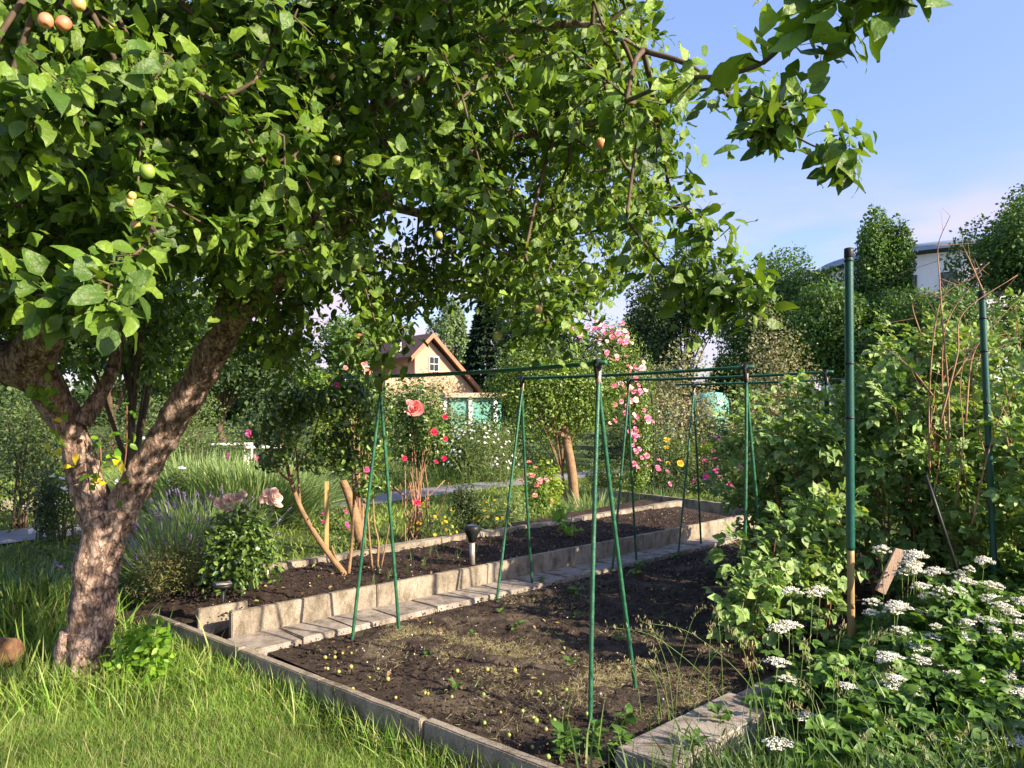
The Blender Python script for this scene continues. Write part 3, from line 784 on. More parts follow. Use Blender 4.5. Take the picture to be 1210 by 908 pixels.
def spray(pts, n_, sp):
    pth = smooth_path([P(*q_) for q_ in pts], 6)
    roots_extra.append((pth, np.linspace(.0065, .002, len(pth))))
    for k in range(n_):
        near.append(pth[int(rng.integers(1, len(pth)))] + rng.normal(size=3) * sp)
    near.append(pth[-1])
roots_extra = []
spray([(740, 120, 2.3), (800, 95, 1.9), (850, 90, 1.65), (900, 75, 1.5), (940, 38, 1.42), (975, 5, 1.38), (1010, -12, 1.36), (1040, -14, 1.34)], 9, .035)
spray([(760, 130, 3.0), (840, 105, 2.6), (880, 130, 2.4), (920, 150, 2.3), (960, 172, 2.25), (1000, 186, 2.2)], 22, .05)
spray([(880, 130, 2.4), (925, 130, 2.35), (962, 118, 2.3)], 5, .04)
spray([(790, 220, 3.1), (815, 250, 2.9), (845, 285, 2.85)], 7, .05)
spray([(740, 260, 3.3), (780, 310, 3.0), (820, 345, 2.9), (860, 355, 2.85), (893, 345, 2.8)], 26, .07)
spray([(-60, 330, 2.3), (0, 342, 2.05), (50, 350, 1.95), (95, 348, 1.9), (130, 355, 1.88)], 14, .035)
spray([(190, 210, 2.6), (180, 270, 2.2), (160, 300, 2.05), (110, 320, 1.95)], 8, .04)
spray([(-60, 60, 2.2), (0, 100, 2.05), (50, 120, 1.95), (85, 110, 1.9)], 18, .07)
spray([(-50, 140, 2.1), (0, 165, 2.0), (25, 185, 1.95)], 9, .05)
spray([(150, 40, 2.5), (165, 120, 2.4), (165, 190, 2.35), (160, 240, 2.3)], 11, .05)
spray([(60, -30, 2.3), (120, 20, 2.2), (170, 60, 2.15)], 14, .08)
spray([(230, 60, 3.0), (270, 130, 2.7), (280, 180, 2.6)], 10, .07)
spray([(380, 60, 3.2), (395, 120, 3.0), (400, 175, 2.9)], 12, .08)
spray([(440, 150, 3.0), (470, 190, 2.9), (500, 215, 2.85)], 9, .06)
spray([(500, 20, 3.0), (520, 60, 2.9), (540, 90, 2.85)], 12, .08)
spray([(620, 300, 3.6), (640, 360, 3.5), (655, 392, 3.45)], 14, .09)
spray([(420, 300, 4.0), (440, 370, 3.9), (455, 415, 3.85)], 12, .08)
near = np.array(near)
R2 = np.concatenate([roots] + [p_ for p_, r_ in roots_extra])
r2 = np.concatenate([rootr] + [r_ for p_, r_ in roots_extra])
# the sprays hang on the crown: join each to the nearest limb
NPt, par, rad, tips, nr_ = grow(R2, np.concatenate([att, near]), .0022, .13, 2.25, .022, lam=.0)
tw = MB()
idx = np.arange(nr_, len(NPt)); pa_ = par[idx]
r1_ = np.where(pa_ < nr_, np.minimum(rad[idx] * 1.1, r2[np.minimum(pa_, nr_ - 1)]), rad[pa_])
prisms(tw, NPt[pa_], NPt[idx], np.minimum(r1_, .03), np.minimum(rad[idx], .03), 5)
for p_, r_ in roots_extra:
    k = np.argmin(np.linalg.norm(roots - p_[0], axis=1)); a = roots[k]
    q_ = smooth_path([a, (a + p_[0]) / 2 + [0, 0, .04], p_[0]], 6)
    add_tube(tw, q_, np.linspace(.010, .007, len(q_)), 6); add_tube(tw, p_, r_, 6)
tw.build('branches', M['twig'], apple)
# leaves: rosettes at every twig end and singly along it
tp = NPt[tips]; tdir = nrm(NPt[tips] - NPt[par[tips]])
K = 18
pos = np.repeat(tp, K, 0); td = np.repeat(tdir, K, 0); s_ = rng.random((len(pos), 1))
dist = np.linalg.norm(pos - np.array([0, 0, EYE]), axis=1)
pos = pos - td * s_ * .13 + rng.normal(size=pos.shape) * np.where(dist > 3, .055, .022)[:, None]
side = nrm(np.cross(td, rnd_dir(len(pos))))
d = nrm(side * .9 + td * .55 + np.array([0, 0, -.28]) + rng.normal(size=pos.shape) * .25)
n_ = nrm(np.array([0, 0, .35]) + side * .2 + SUNV * 1.1 + rng.normal(size=pos.shape) * .48)
sz = rng.uniform(.032, .076, len(pos)) * np.where(dist < 2.4, 1.12, 1)
mb = MB(); keep = rng.random(len(pos)) < np.where(dist > 3, 1, .62)
scatter(mb, APPLE, pos[keep], d[keep], n_[keep], sz[keep])
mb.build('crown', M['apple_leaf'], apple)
print('apple leaves', keep.sum(), 'twig nodes', len(NPt))

# apples hanging on the tree, and a few yellow leaves
def fruit_tpl():
    prof = [(0, .72), (.22, .86), (.5, .95), (.8, .78), (.98, .3), (1.0, -.1), (.86, -.55), (.6, -.84), (.3, -.93), (.1, -.82), (0, -.78)]
    ns = 14; V = []
    for r_, z_ in prof:
        for k in range(ns): V.append([r_ * math.cos(k / ns * 6.2832), r_ * math.sin(k / ns * 6.2832), z_])
    Fq = [[i_ * ns + k, i_ * ns + (k + 1) % ns, (i_ + 1) * ns + (k + 1) % ns, (i_ + 1) * ns + k] for i_ in range(len(prof) - 1) for k in range(ns)]
    V = np.array(V); n0 = len(V)
    a, b_, c_ = tube([[0, 0, .74], [.05, 0, 1.1], [.15, .02, 1.5]], [.07, .05, .06], 5)
    return V[:, :], np.array(Fq)[:, ::-1], a, b_
FV, FQ, SV, SQ = fruit_tpl()
def applemat(n, a, b, c): return solid(n, [a, b, c], 12, .35, spec=.5, detail=2)
M['ap_green'] = applemat('green_apple', (.16, .26, .04), (.22, .34, .06), (.30, .36, .09))
M['ap_yellow'] = applemat('yellow_apple', (.26, .27, .06), (.36, .34, .09), (.30, .19, .07))
M['ap_red'] = applemat('red_apple', (.60, .10, .08), (.60, .18, .10), (.55, .35, .14))
M['ap_blush'] = applemat('blush_apple', (.55, .38, .12), (.50, .40, .12), (.58, .22, .12))
def fruit(px, py, Yd, r, mt):
    c = P(px, py, Yd); mb = MB()
    ax = nrm(np.array([.1, -.5, -1]) * rng.choice([-1, 1]) * [1, 1, -1] + rng.normal(size=3) * .3); ax[2] = abs(ax[2])
    Rm = frames(np.cross(ax, [1, .2, .1])[None], ax[None])[0]
    n0 = mb.n; mb.add((FV * r) @ Rm.T + c, FQ, 0); mb.add((SV * r) @ Rm.T + c, SQ, 1)
    return mb.build('apple', [mt, M['twig']], apple)
for px, py, Yd, r_, mt in [(54, 25, 2.0, .019, 'ap_red'), (75, 28, 2.02, .019, 'ap_red'), (93, 5, 2.1, .019, 'ap_blush'), (229, 24, 2.9, .024, 'ap_green'), (176, 128, 2.25, .022, 'ap_green'),
                           (174, 203, 2.25, .022, 'ap_green'), (160, 267, 2.1, .014, 'ap_yellow'), (156, 232, 2.2, .012, 'ap_blush'), (154, 240, 2.2, .012, 'ap_blush'), (114, 152, 2.3, .02, 'ap_green'),
                           (395, 93, 2.9, .018, 'ap_blush'), (398, 190, 2.85, .018, 'ap_blush'), (518, 52, 2.85, .029, 'ap_green'), (525, 71, 2.85, .027, 'ap_blush'), (507, 9, 2.9, .022, 'ap_green'),
                           (565, 65, 3.1, .022, 'ap_yellow'), (565, 95, 3.1, .024, 'ap_green'), (467, 113, 3.3, .028, 'ap_green'), (448, 142, 3.2, .02, 'ap_yellow'), (542, 123, 3.1, .018, 'ap_blush'),
                           (671, 68, 3.4, .026, 'ap_green'), (710, 170, 3.3, .024, 'ap_blush'), (765, 198, 3.1, .020, 'ap_yellow'), (780, 160, 3.1, .020, 'ap_yellow'), (694, 318, 3.3, .026, 'ap_green'),
                           (700, 330, 3.3, .026, 'ap_green'), (518, 279, 3.8, .022, 'ap_yellow'), (588, 398, 3.5, .022, 'ap_yellow'), (636, 366, 3.4, .020, 'ap_blush'), (298, 228, 3.2, .022, 'ap_green'),
                           (245, 32, 2.8, .020, 'ap_green'), (330, 150, 3.2, .022, 'ap_green'), (610, 230, 3.5, .022, 'ap_green'), (420, 165, 3.1, .022, 'ap_green')]:
    fruit(px, py, Yd, r_, M[mt])
pts = np.array([P(*q_) for q_ in [(330, 27, 2.9), (78, 532, 4.55), (92, 536, 4.55), (88, 552, 4.6), (112, 560, 4.7), (122, 566, 4.7), (76, 500, 4.6), (138, 540, 4.6), (145, 545, 4.6), (128, 570, 4.65), (60, 520, 4.6)]])
for q_ in pts:
    mb = MB(); scatter(mb, APPLE, q_[None], rng.normal(size=(1, 3)) * .6 + [0, -.3, -.6], rnd_dir(1) * .4 + [0, -.8, .6], .055)
    mb.build('yellow_leaf', M['yleaf'], apple)
mb = MB()
pts = []; 
for a, b_ in (((70, 520), (60, 440)), ((112, 575), (118, 520)), ((140, 590), (150, 480)), ((50, 470), (38, 455))):
    pa = smooth_path([P(a[0], a[1], 4.72), P((a[0] + b_[0]) / 2 + 4, (a[1] + b_[1]) / 2, 4.6), P(b_[0], b_[1], 4.6)], 5)
    add_tube(tw := MB(), pa, .004, 5); tw.build('water_shoot', M['reddish_twig'], apple)
    for q_ in pa[::2]: pts += [q_ + rng.normal(size=3) * .02 for _ in range(2)]
pts = np.array(pts); scatter(mb, APPLE, pts, rng.normal(size=pts.shape) * .6 + [.2, -.3, .1], rnd_dir(len(pts)) * .5 + [.3, -.5, .8], .06)
mb.build('shoot_foliage', M['sucker'], apple)

# ------------------------------------------------------------------ bean frames
def bean_frame(label, A, B, feetA, feetB, over=(.06, .06), z=0):
    th = thing('bean_frame', label, 'plant support', ((A[0] + B[0]) / 2, (A[1] + B[1]) / 2, z), 'green bean frames in the soil bed')
    d = nrm(B - A)
    mb = MB(); n_ = 40; t_ = np.linspace(0, 1, n_)[:, None]
    pa = (A - d * over[0]) * (1 - t_) + (B + d * over[1]) * t_; pa[:, 2] -= np.sin(t_[:, 0] * math.pi) * .012
    add_tube(mb, pa, .0125 + .0008 * (np.arange(n_) % 2), 8); mb.build('crossbar', M['green_pole'], th)
    for top, feet in ((A, feetA), (B, feetB)):
        for k, f_ in enumerate(feet):
            sgn = -1 if k == 0 else 1
            tt = top + np.array([d[1], -d[0], 0]) * -.014 * sgn * -1 + [0, 0, -.005]
            mb = MB(); nn = 60; t_ = np.linspace(0, 1, nn)[:, None]
            f2 = np.array(f_) - [0, 0, .12]
            pa = tt * (1 - t_) + f2 * t_
            bow = nrm(np.cross(f2 - tt, [0, 0, 1])) * rng.uniform(-.012, .012)
            pa = pa + bow * np.sin(t_ * math.pi)
            add_tube(mb, pa, .0115 + .0012 * (np.arange(nn) % 2), 8); leg = mb.build('leg', M['green_pole'], th)
            mb = MB(); add_tube(mb, pa[:4] - (pa[0] - pa[1]) * .1, .0145, 8); mb.build('end_cap', M['black'] if k else M['leg_highlight'], leg)
        mb = MB(); a_ = top + [0, 0, .02]; b_ = top - [0, 0, .045]
        add_tube(mb, [a_, (a_ + b_) / 2, b_], [.02, .025, .019], 8); mb.build('clip', M['black'], th)
def ax(X_, Y_, z_): return np.array([X_, Y_, z_])
FA = P(450, 445, 5.5); FB = P(706, 429, 4.18)
bean_frame('nearest green bean frame, its right legs standing in the middle of the bed', FA, FB, (G(414, 755), G(473, 745)), (G(697, 855), G(754, 812)))
bean_frame('second green bean frame from the lawn, its left legs beside the slab path', P(617, 447, 6.78), P(881, 434, 5.55), (G(585, 710), G(630, 692)), (G(877, 752), G(912, 738)))
cB = ax(2.70, 6.55, 1.95)
bean_frame('third green bean frame, with right end lost in the raspberry leaves', P(743, 449, 7.9), cB, (G(722, 675), G(753, 665)), (ax(2.55, 6.35, 0), ax(2.9, 6.75, 0)))
dB = ax(3.6, 7.55, 1.95)
bean_frame('farthest green bean frame, at the far end of the bed', P(820, 454, 8.87), dB, (G(800, 656), G(829, 645)), (ax(3.4, 7.3, 0), ax(3.8, 7.8, 0)), over=(.24, .1))

# ------------------------------------------------------------------ posts and lights
def post(label, pts, r, bam=None, bands=()):
    pts = np.array(pts); th = thing('post', label, 'post', pts[0])
    mb = MB(); n_ = 90; t_ = np.linspace(0, 1, n_)[:, None]
    lo = pts[0] if bam is None else pts[0] * (1 - bam) + pts[1] * bam
    pa = lo * (1 - t_) + pts[1] * t_
    add_tube(mb, pa, r + .0008 * (np.arange(n_) % 2), 16); mb.build('tube', M['teal_pole'], th)
    if bam is not None:
        mb = MB(); t2 = np.linspace(0, 1, 14)[:, None]; add_tube(mb, (pts[0] - [0, 0, .1]) * (1 - t2) + (lo + [0, 0, .02]) * t2, r * .84 + .0015 * (np.arange(14) % 7 == 0), 12)
        mb.build('bamboo_core', M['bamboo'], th)
    d = pts[1] - pts[0]
    for f_ in bands:
        c_ = pts[0] + d * f_; mb = MB(); u = nrm(d)
        add_tube(mb, [c_ - u * .008, c_ - u * .006, c_ + u * .006, c_ + u * .008], [r + .0005, r + .004, r + .004, r + .0005], 16); mb.build('band', M['black'], th)
    mb = MB(); u = nrm(d); e_ = pts[1]
    add_tube(mb, [e_ - u * .05, e_ - u * .045, e_ - u * .01, e_ + u * .012, e_ + u * .016], [r + .001, r + .003, r + .003, r + .002, r * .6], 16); mb.build('cap', M['black'], th)
p1y = 4.9
b1 = P(1006, 700, p1y); b1[2] = -.05
post('tall green plastic post with bamboo foot, standing in front of the raspberries', [b1, P(1003, 296, p1y)], .0265, .285, (.6, .73, .975))
b2 = P(1180, 700, 5.1); b2[2] = -.05
post('green post wrapped by dead brown canes at the right', [b2, P(1160, 346, 5.1)], .0215, None, (.58, .7, .84, .93))
th = thing('stake', 'thin dark stake leaning in the raspberry leaves', 'stake', P(1134, 680, 5.2) * [1, 1, 0])
mb = MB(); add_tube(mb, [P(1137, 690, 4.75), P(1115, 625, 4.75), P(1094, 562, 4.75)], .011, 8); mb.build('rod', M['black'], th)
th = thing('board', 'short weathered wooden board sticking up tilted among white umbels', 'board', P(1045, 720, 4.6) * [1, 1, 0])
a, b_ = P(1040, 700, 4.75), P(1063, 650, 4.75); dd = b_ - a; mb = MB()
sx = nrm(np.cross(dd, [0, -1, .1])) * .030; sy = np.array([0, .011, 0])
Vb = np.array([a + i1 * sx + i2 * sy for i1, i2 in ((-1, -1), (1, -1), (1, 1), (-1, 1))] + [b_ + i1 * sx + i2 * sy + (.01 if i1 > 0 else 0) * nrm(dd) for i1, i2 in ((-1, -1), (1, -1), (1, 1), (-1, 1))])
mb.add(Vb, [[0, 1, 5, 4], [1, 2, 6, 5], [2, 3, 7, 6], [3, 0, 4, 7], [4, 5, 6, 7], [3, 2, 1, 0]]); mb.build('plank', M['greyboard'], th, smooth=False)

def lathe(mb, c, prof, ns=20, mi=0):
    c = np.array(c); V = np.array([[r_ * math.cos(k / ns * 6.28318), r_ * math.sin(k / ns * 6.28318), z_] for r_, z_ in prof for k in range(ns)]) + c
    Fq = [[i_ * ns + k, i_ * ns + (k + 1) % ns, (i_ + 1) * ns + (k + 1) % ns, (i_ + 1) * ns + k] for i_ in range(len(prof) - 1) for k in range(ns)]
    mb.add(V, Fq, mi)
lb = G(558, 668, .13)
th = thing('garden_light', 'round solar garden light with dark head and silver stem in raised bed', 'lamp', lb)
s_ = lb[1] / F
mb = MB(); add_tube(mb, [lb - [0, 0, .05], lb + [0, 0, 30 * s_]], 3.2 * s_, 14); mb.build('stem', M['metalstem'], th)
mb = MB(); lathe(mb, lb, [(0, 26 * s_), (4 * s_, 27 * s_), (6 * s_, 34 * s_), (9.5 * s_, 40 * s_), (9.7 * s_, 44 * s_), (8.8 * s_, 46.2 * s_), (6 * s_, 47.5 * s_), (5.8 * s_, 47.2 * s_)]); hd = mb.build('head', M['black'], th)
mb = MB(); lathe(mb, lb, [(6.1 * s_, 47.3 * s_), (3 * s_, 47.7 * s_), (0, 47.8 * s_)]); mb.build('solar_panel', M['solar'], hd)
lb = P(262, 745, 5.75); lb[2] = .08
th = thing('garden_light', 'small square solar light on a dark stem by the wall end', 'lamp', lb)
top_ = P(264, 690, 5.75); hh = .068
mb = MB(); add_tube(mb, [lb - [0, 0, .05], top_ - [0, 0, .03]], .014, 10); mb.build('stem', M['black'], th)
def rbox(c, h3, rot, bev=.006):
    bm = bmesh.new(); bmesh.ops.create_cube(bm, size=2)
    for v in bm.verts: v.co = Vector((v.co.x * h3[0], v.co.y * h3[1], v.co.z * h3[2]))
    bmesh.ops.bevel(bm, geom=list(bm.edges), offset=bev, segments=2, affect='EDGES')
    cs, sn = math.cos(rot), math.sin(rot)
    V = np.array([[v.co.x * cs - v.co.y * sn, v.co.x * sn + v.co.y * cs, v.co.z] for v in bm.verts]) + c
    bm.verts.index_update(); fs = [[v.index for v in f.verts] for f in bm.faces]; bm.free()
    mb = MB(); 
    for k in (3, 4):
        q_ = [f for f in fs if len(f) == k]
        if q_:
            if mb.n == 0: mb.add(V, q_)
            else: mb.Fs.append((np.array(q_), 0))
    return mb
hd = rbox(top_ - [0, 0, .012], (hh, hh, .016), .5).build('head', M['black'], th)
rbox(top_ + [0, 0, .0055], (hh * .82, hh * .82, .002), .5, .001).build('solar_panel', M['metalstem'], hd)

# ------------------------------------------------------------------ far background: buildings
M['render_wall'] = solid('house_render', [(.38, .25, .18), (.46, .31, .225)], 2, .9)
M['brickred'] = solid('barge_board', [(.30, .13, .08), (.40, .19, .12)], 2, .8)
M['roof'] = solid('roof_tile', [(.10, .06, .05), (.17, .10, .08)], 6, .85, .5, stretch=(1, 1, 4))
M['white'] = solid('white_paint', [(.72, .72, .70), (.82, .82, .80)], 2, .6)
M['glass'] = solid('window_glass', [(.02, .03, .035), (.05, .06, .07)], 1, .08, spec=.7)
M['greywhite'] = solid('white_cladding', [(.62, .62, .64), (.72, .72, .73)], .3, .6)
M['bluegrey'] = solid('zinc_rim', [(.20, .26, .33), (.28, .34, .42)], .3, .45, metal=.2)
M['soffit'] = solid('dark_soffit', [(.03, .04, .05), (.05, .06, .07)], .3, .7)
M['tealpanel'] = solid('teal_panel', [(.12, .32, .27), (.16, .40, .34)], 1, .4)
M['tan'] = solid('tan_fascia', [(.42, .30, .22), (.5, .37, .28)], 2, .8)
def quadbox(mb, c, h3, rot, mi=0):
    cs, sn = math.cos(rot), math.sin(rot)
    V = np.array([[x * h3[0] * cs - y * h3[1] * sn, x * h3[0] * sn + y * h3[1] * cs, z * h3[2]] for x in (-1, 1) for y in (-1, 1) for z in (-1, 1)]) + np.array(c)
    mb.add(V, [[0, 1, 3, 2], [4, 6, 7, 5], [0, 4, 5, 1], [2, 3, 7, 6], [1, 5, 7, 3], [0, 2, 6, 4]], mi)
HY = 58.0
hb = P(505, HZ, HY); hb[2] = GZ
house = thing('house', 'peach rendered house with steep brown gable roof far behind the garden', 'house', hb)
rot = R(38); cs, sn = math.cos(rot), math.sin(rot)
def H(x, y, z): return np.array([hb[0] + x * cs - y * sn, hb[1] + x * sn + y * cs, z])
s_ = HY / F
za = EYE + (HZ - 394) * s_; ze = EYE + (HZ - 458) * s_
hw = 4.5; ridge_x = 0.15; zel = EYE + (HZ - 416) * s_; xl = -1.1; xr = 4.6; dp = 9
mb = MB()
prof = [(xl, GZ), (xr - .35, GZ), (xr - .35, ze - .1), (ridge_x, za - .45), (xl, zel - .3)]
V = [H(x, 0, z) for x, z in prof] + [H(x, dp, z) for x, z in prof]
mb.add(V, [[0, 1, 6, 5], [1, 2, 7, 6]]); mb.Fs += [(np.array([[0, 5, 9, 4]]), 0), (np.array([[0, 1, 2, 3, 4]][0:1]), 0), (np.array([[9, 8, 7, 6, 5]]), 0)]
mb.build('wall', M['render_wall'], house, smooth=False)
def slope(x0, z0, x1, z1, name, mt, t_=.18, y0=-.55, y1=dp + .5, z_off=0):
    mb = MB(); V = []
    for y in (y0, y1):
        for x, z in ((x0, z0), (x1, z1), (x1, z1 - t_), (x0, z0 - t_)): V.append(H(x, y, z + z_off))
    mb.add(V, [[0, 1, 2, 3], [7, 6, 5, 4], [0, 4, 5, 1], [3, 2, 6, 7], [1, 5, 6, 2], [0, 3, 7, 4]]); return mb.build(name, mt, house, smooth=False)
slope(ridge_x, za, xr + .5, ze - .55, 'roof', M['roof']); slope(xl - .7, zel - .45, ridge_x, za, 'roof', M['roof'])
slope(ridge_x, za - .02, xr + .5, ze - .57, 'barge_board', M['brickred'], .38, -.68, -.56, .03); slope(xl - .7, zel - .47, ridge_x, za - .02, 'barge_board', M['brickred'], .38, -.68, -.56, .03)
for wx, wz in ((.55, 445),):
    pw_ = EYE + (HZ - wz + 15) * s_
    mb = MB(); quadbox(mb, H(wx, -.02, pw_), (.45, .06, .60), rot); wf = mb.build('window', M['white'], house, smooth=False)
    for sx_ in (-.20, .20):
        for sz_ in (-.27, .27):
            mb = MB(); quadbox(mb, H(wx + sx_, -.09, pw_ + sz_), (.175, .02, .245), rot); mb.build('pane', M['glass'], wf, smooth=False)
mb = MB(); quadbox(mb, H(-1.2, 2.2, za - .9), (.12, .12, .5), rot); mb.build('vent_pipe', M['white'], house, smooth=False)
mb = MB(); quadbox(mb, H(xl - .2, 3, 2.0), (2.4, 3.2, 2.2), rot); mb.build('side_wing', M['render_wall'], house, smooth=False)
# round white building
rb = P(1122, HZ, 90.); rb[2] = GZ
rbd = thing('round_building', 'large round white building with a curved blue grey roof rim behind trees', 'building', rb)
RR = 15.; zt = EYE + 205 / F * 76
ns = 96
mb = MB(); lathe(mb, rb, [(RR - .9, 0), (RR - .9, zt - .6)], ns); mb.build('wall', M['greywhite'], rbd)
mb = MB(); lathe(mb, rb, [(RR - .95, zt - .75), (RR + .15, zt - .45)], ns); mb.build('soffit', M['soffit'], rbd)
mb = MB(); lathe(mb, rb, [(RR + .16, zt - .5), (RR + .2, zt), (RR - .4, zt + .35), (RR - 5, zt + .9), (0, zt + 1.2)], ns); mb.build('roof', M['bluegrey'], rbd)
for k in range(24):
    an = k / 24 * 2 * math.pi; c_ = rb + np.array([math.cos(an) * (RR - .86), math.sin(an) * (RR - .86), zt - 4.2])
    mb = MB(); quadbox(mb, c_, (.08, .75, 1.4), an); wf = mb.build('window', M['soffit'], rbd, smooth=False)
    mb = MB(); quadbox(mb, c_ + np.array([math.cos(an), math.sin(an), 0]) * .07, (.03, .62, 1.25), an); mb.build('pane', M['glass'], wf, smooth=False)
# teal sheds and a water tank
def shed(px, py0, py1, wpx, Yd, label):
    a = P(px, HZ, Yd); a[2] = GZ; th = thing('greenhouse', label, 'greenhouse', a)
    hw_ = wpx / F * Yd / 2; zt_ = P(0, py0, Yd)[2]
    mb = MB(); quadbox(mb, a + [0, 1.5, (zt_ - GZ) / 2], (hw_, 1.5, (zt_ - GZ) / 2), .15); mb.build('wall', M['tealpanel'], th, smooth=False)
    mb = MB(); quadbox(mb, a + [0, 1.5, (zt_ - GZ) + .09], (hw_ + .25, 1.75, .09), .15); mb.build('roof', M['tan'], th, smooth=False)
    for k in (-1, 0, 1):
        mb = MB(); quadbox(mb, a + [k * hw_ * .98, -.06 + k * hw_ * .14, (zt_ - GZ) / 2], (.07, .05, (zt_ - GZ) / 2), .15); mb.build('frame', M['white'], th, smooth=False)
shed(556, 470, 0, 60, 30, 'teal panelled greenhouse with tan roof edge in front of the house')
shed(778, 478, 0, 60, 34, 'pale teal greenhouse glimpsed behind the climbing rose')
a = P(840, HZ, 27); a[2] = GZ
tk = thing('water_tank', 'turquoise round topped water tank behind the yellow flowers', 'tank', a)
zt_ = P(0, 463, 27)[2] - GZ
mb = MB(); lathe(mb, a, [(.62, 0), (.62, zt_ * .8), (.58, zt_ * .9), (.42, zt_ * .98), (0, zt_)], 24); mb.build('body', M['tealpanel'], tk)
mb = MB(); lathe(mb, a, [(.15, zt_ - .02), (.15, zt_ + .05), (0, zt_ + .06)], 12); mb.build('lid', M['soffit'], tk)
for px, Yd, lab in ((275, 24, 'white garden table beyond the grey grasses on the left'), (318, 22, 'smaller white garden table near the standard rose')):
    a = P(px, HZ, Yd); a[2] = GZ; th = thing('garden_table', lab, 'table', a)
    mb = MB(); quadbox(mb, a + [0, 0, .74], (.6, .4, .02), .3); mb.build('tabletop', M['white'], th, smooth=False)
    for sx_ in (-.5, .5):
        for sy_ in (-.3, .3):
            mb = MB(); quadbox(mb, a + [sx_, sy_, .36], (.03, .03, .36), .3); mb.build('leg', M['white'], th, smooth=False)

# ------------------------------------------------------------------ far trees
def bgtree(label, px, Yd, top, wpx, mt, n_, sz, nl=14, name='broadleaf_tree', bottom=470, **k):
    return plant(name, label, 'tree', px, Yd, top, wpx, M[mt], DIA, sz, n_, bottom=bottom, nl=nl, trunk=True, stem_r=.22, leafname='crown', stemname='trunk', fill=.4, lr=k.pop('lr', (.16, .36)), up=.35, **k)
bgtree('dark dense tree rising behind the small olive bush', 812, 56, 285, 165, 'treedark', 26000, .24, 30, bottom=500)
bgtree('grey green tree behind the pink climbing rose', 757, 66, 352, 90, 'birch', 6000, .36, 10, bottom=500)
bgtree('rounded mid green tree left of the tall post', 935, 50, 300, 185, 'treemid', 36000, .23, 34, bottom=500)
bgtree('tall upright green tree hiding the round building', 1045, 46, 250, 96, 'treemid', 32000, .22, 36, bottom=500)
bgtree('big dark tree at the right edge of the view', 1240, 42, 208, 262, 'treemid', 50000, .23, 44, bottom=500)
bgtree('middle sized tree between the two tallest on the right', 1000, 44, 318, 150, 'treemid', 26000, .21, 30, bottom=500)
bgtree('lower green tree in front of the round building', 1100, 40, 335, 210, 'treemid', 28000, .20, 34, bottom=500)
bgtree('light drooping birch seen left of the house', 450, 74, 352, 130, 'birch', 9000, .32, 14, bottom=500, droop=1.0)
bgtree('tall pale birch directly behind the house', 535, 84, 340, 80, 'birch', 6000, .36, 12, bottom=500, droop=1.0)
bgtree('dark broad tree behind the clipped privet', 640, 60, 345, 150, 'treedark', 16000, .25, 26, bottom=500)
bgtree('bushy tree seen over the left rose bushes', 390, 60, 375, 130, 'treemid', 9000, .30, 12, bottom=500)
bgtree('low dark tree between the tank and the post', 880, 62, 398, 110, 'treedark', 7000, .32, 12, bottom=500)
for k, (px, w_, tp_, lab) in enumerate([(-40, 300, 300, 'dark green tree at the far left behind the apple'), (130, 240, 330, 'dark tree filling the gap in the apple fork'), (265, 200, 360, 'dark tree behind the white tables')]):
    bgtree(lab, px, 34 + 3 * k, tp_, w_, 'treedark', 12000, .26, 14, bottom=505)
# the fir
fb = P(578, HZ, 68); fb[2] = GZ
fir = thing('fir_tree', 'very dark narrow fir to the right of the house gable', 'tree', fb)
zt_ = P(0, 330, 68)[2]; n_ = 12000; h_ = rng.random(n_) ** .8
rr_ = (1 - h_) * 3.6 + .25; an = rng.random(n_) * 6.283; lay = np.abs(((h_ * 22) % 1) - .5)
rr2_ = rr_ * (.55 + .5 * np.sqrt(rng.random(n_))) * (.75 + .5 * lay)
pts = fb + np.stack([np.cos(an) * rr2_, np.sin(an) * rr2_, .6 + h_ * (zt_ - GZ - .6) - rr2_ * .25], -1)
dd = np.stack([np.cos(an), np.sin(an), -.45 + 0 * an], -1)
mb = MB(); scatter(mb, DIA, pts, dd + rng.normal(size=dd.shape) * .25, np.array([0, 0, 1.]) + rng.normal(size=dd.shape) * .4, rng.uniform(.3, .6, n_)); mb.build('crown', M['conifer'], fir)
mb = MB(); add_tube(mb, [fb, fb + [0, 0, zt_ * .5], fb + [0, 0, zt_ - GZ]], [.3, .18, .03], 8); mb.build('trunk', M['twig'], fir)

# ------------------------------------------------------------------ mid distance bushes (px, distance, top row, width)
def bush(label, px, Yd, top, wpx, mt, n_=1800, sz=.09, tpl=DIA, name='shrub', cat='shrub', **k):
    return plant(name, label, cat, px, Yd, top, wpx, M[mt], tpl, sz, n_, **k)
bush('olive green bush with upright shoots behind the bars', 800, 22, 400, 120, 'olive', 4500, .10, nl=16)
bush('brownish twiggy shrub left of the tall green post', 912, 19, 372, 110, 'olive', 4200, .08, nl=18)
bush('mid green shrub under the dark trees, right of the arch', 765, 26, 415, 90, 'bushmid', 2600, .11)
bush('shrub right of the turquoise tank', 880, 24, 440, 70, 'bushmid', 2200, .10)
bush('grey green apple bush in front of the house', 520, 30, 440, 130, 'olive', 3800, .11, nl=14)
bush('grey leaved shrub hiding the foot of the peach house', 485, 42, 440, 150, 'olive', 5200, .14, nl=16)
bush('small fruit bush before the teal greenhouse', 575, 22, 478, 80, 'bushmid', 2200, .08)
bush('bright green shrub behind the coral rose', 440, 17, 455, 120, 'bushmid', 3200, .075)
bush('yellow green shrub left of the nearest bean frame', 395, 15, 448, 110, 'yellowgreen', 3200, .065)
bush('dark shrub behind the multi stem rose', 335, 18, 455, 120, 'bushdark', 3200, .08)
bush('low green shrub among the white tables', 235, 20, 500, 110, 'bushmid', 2400, .08)
bush('light shrub beyond the fork of the apple tree', 175, 17, 500, 90, 'bushmid', 2200, .07)
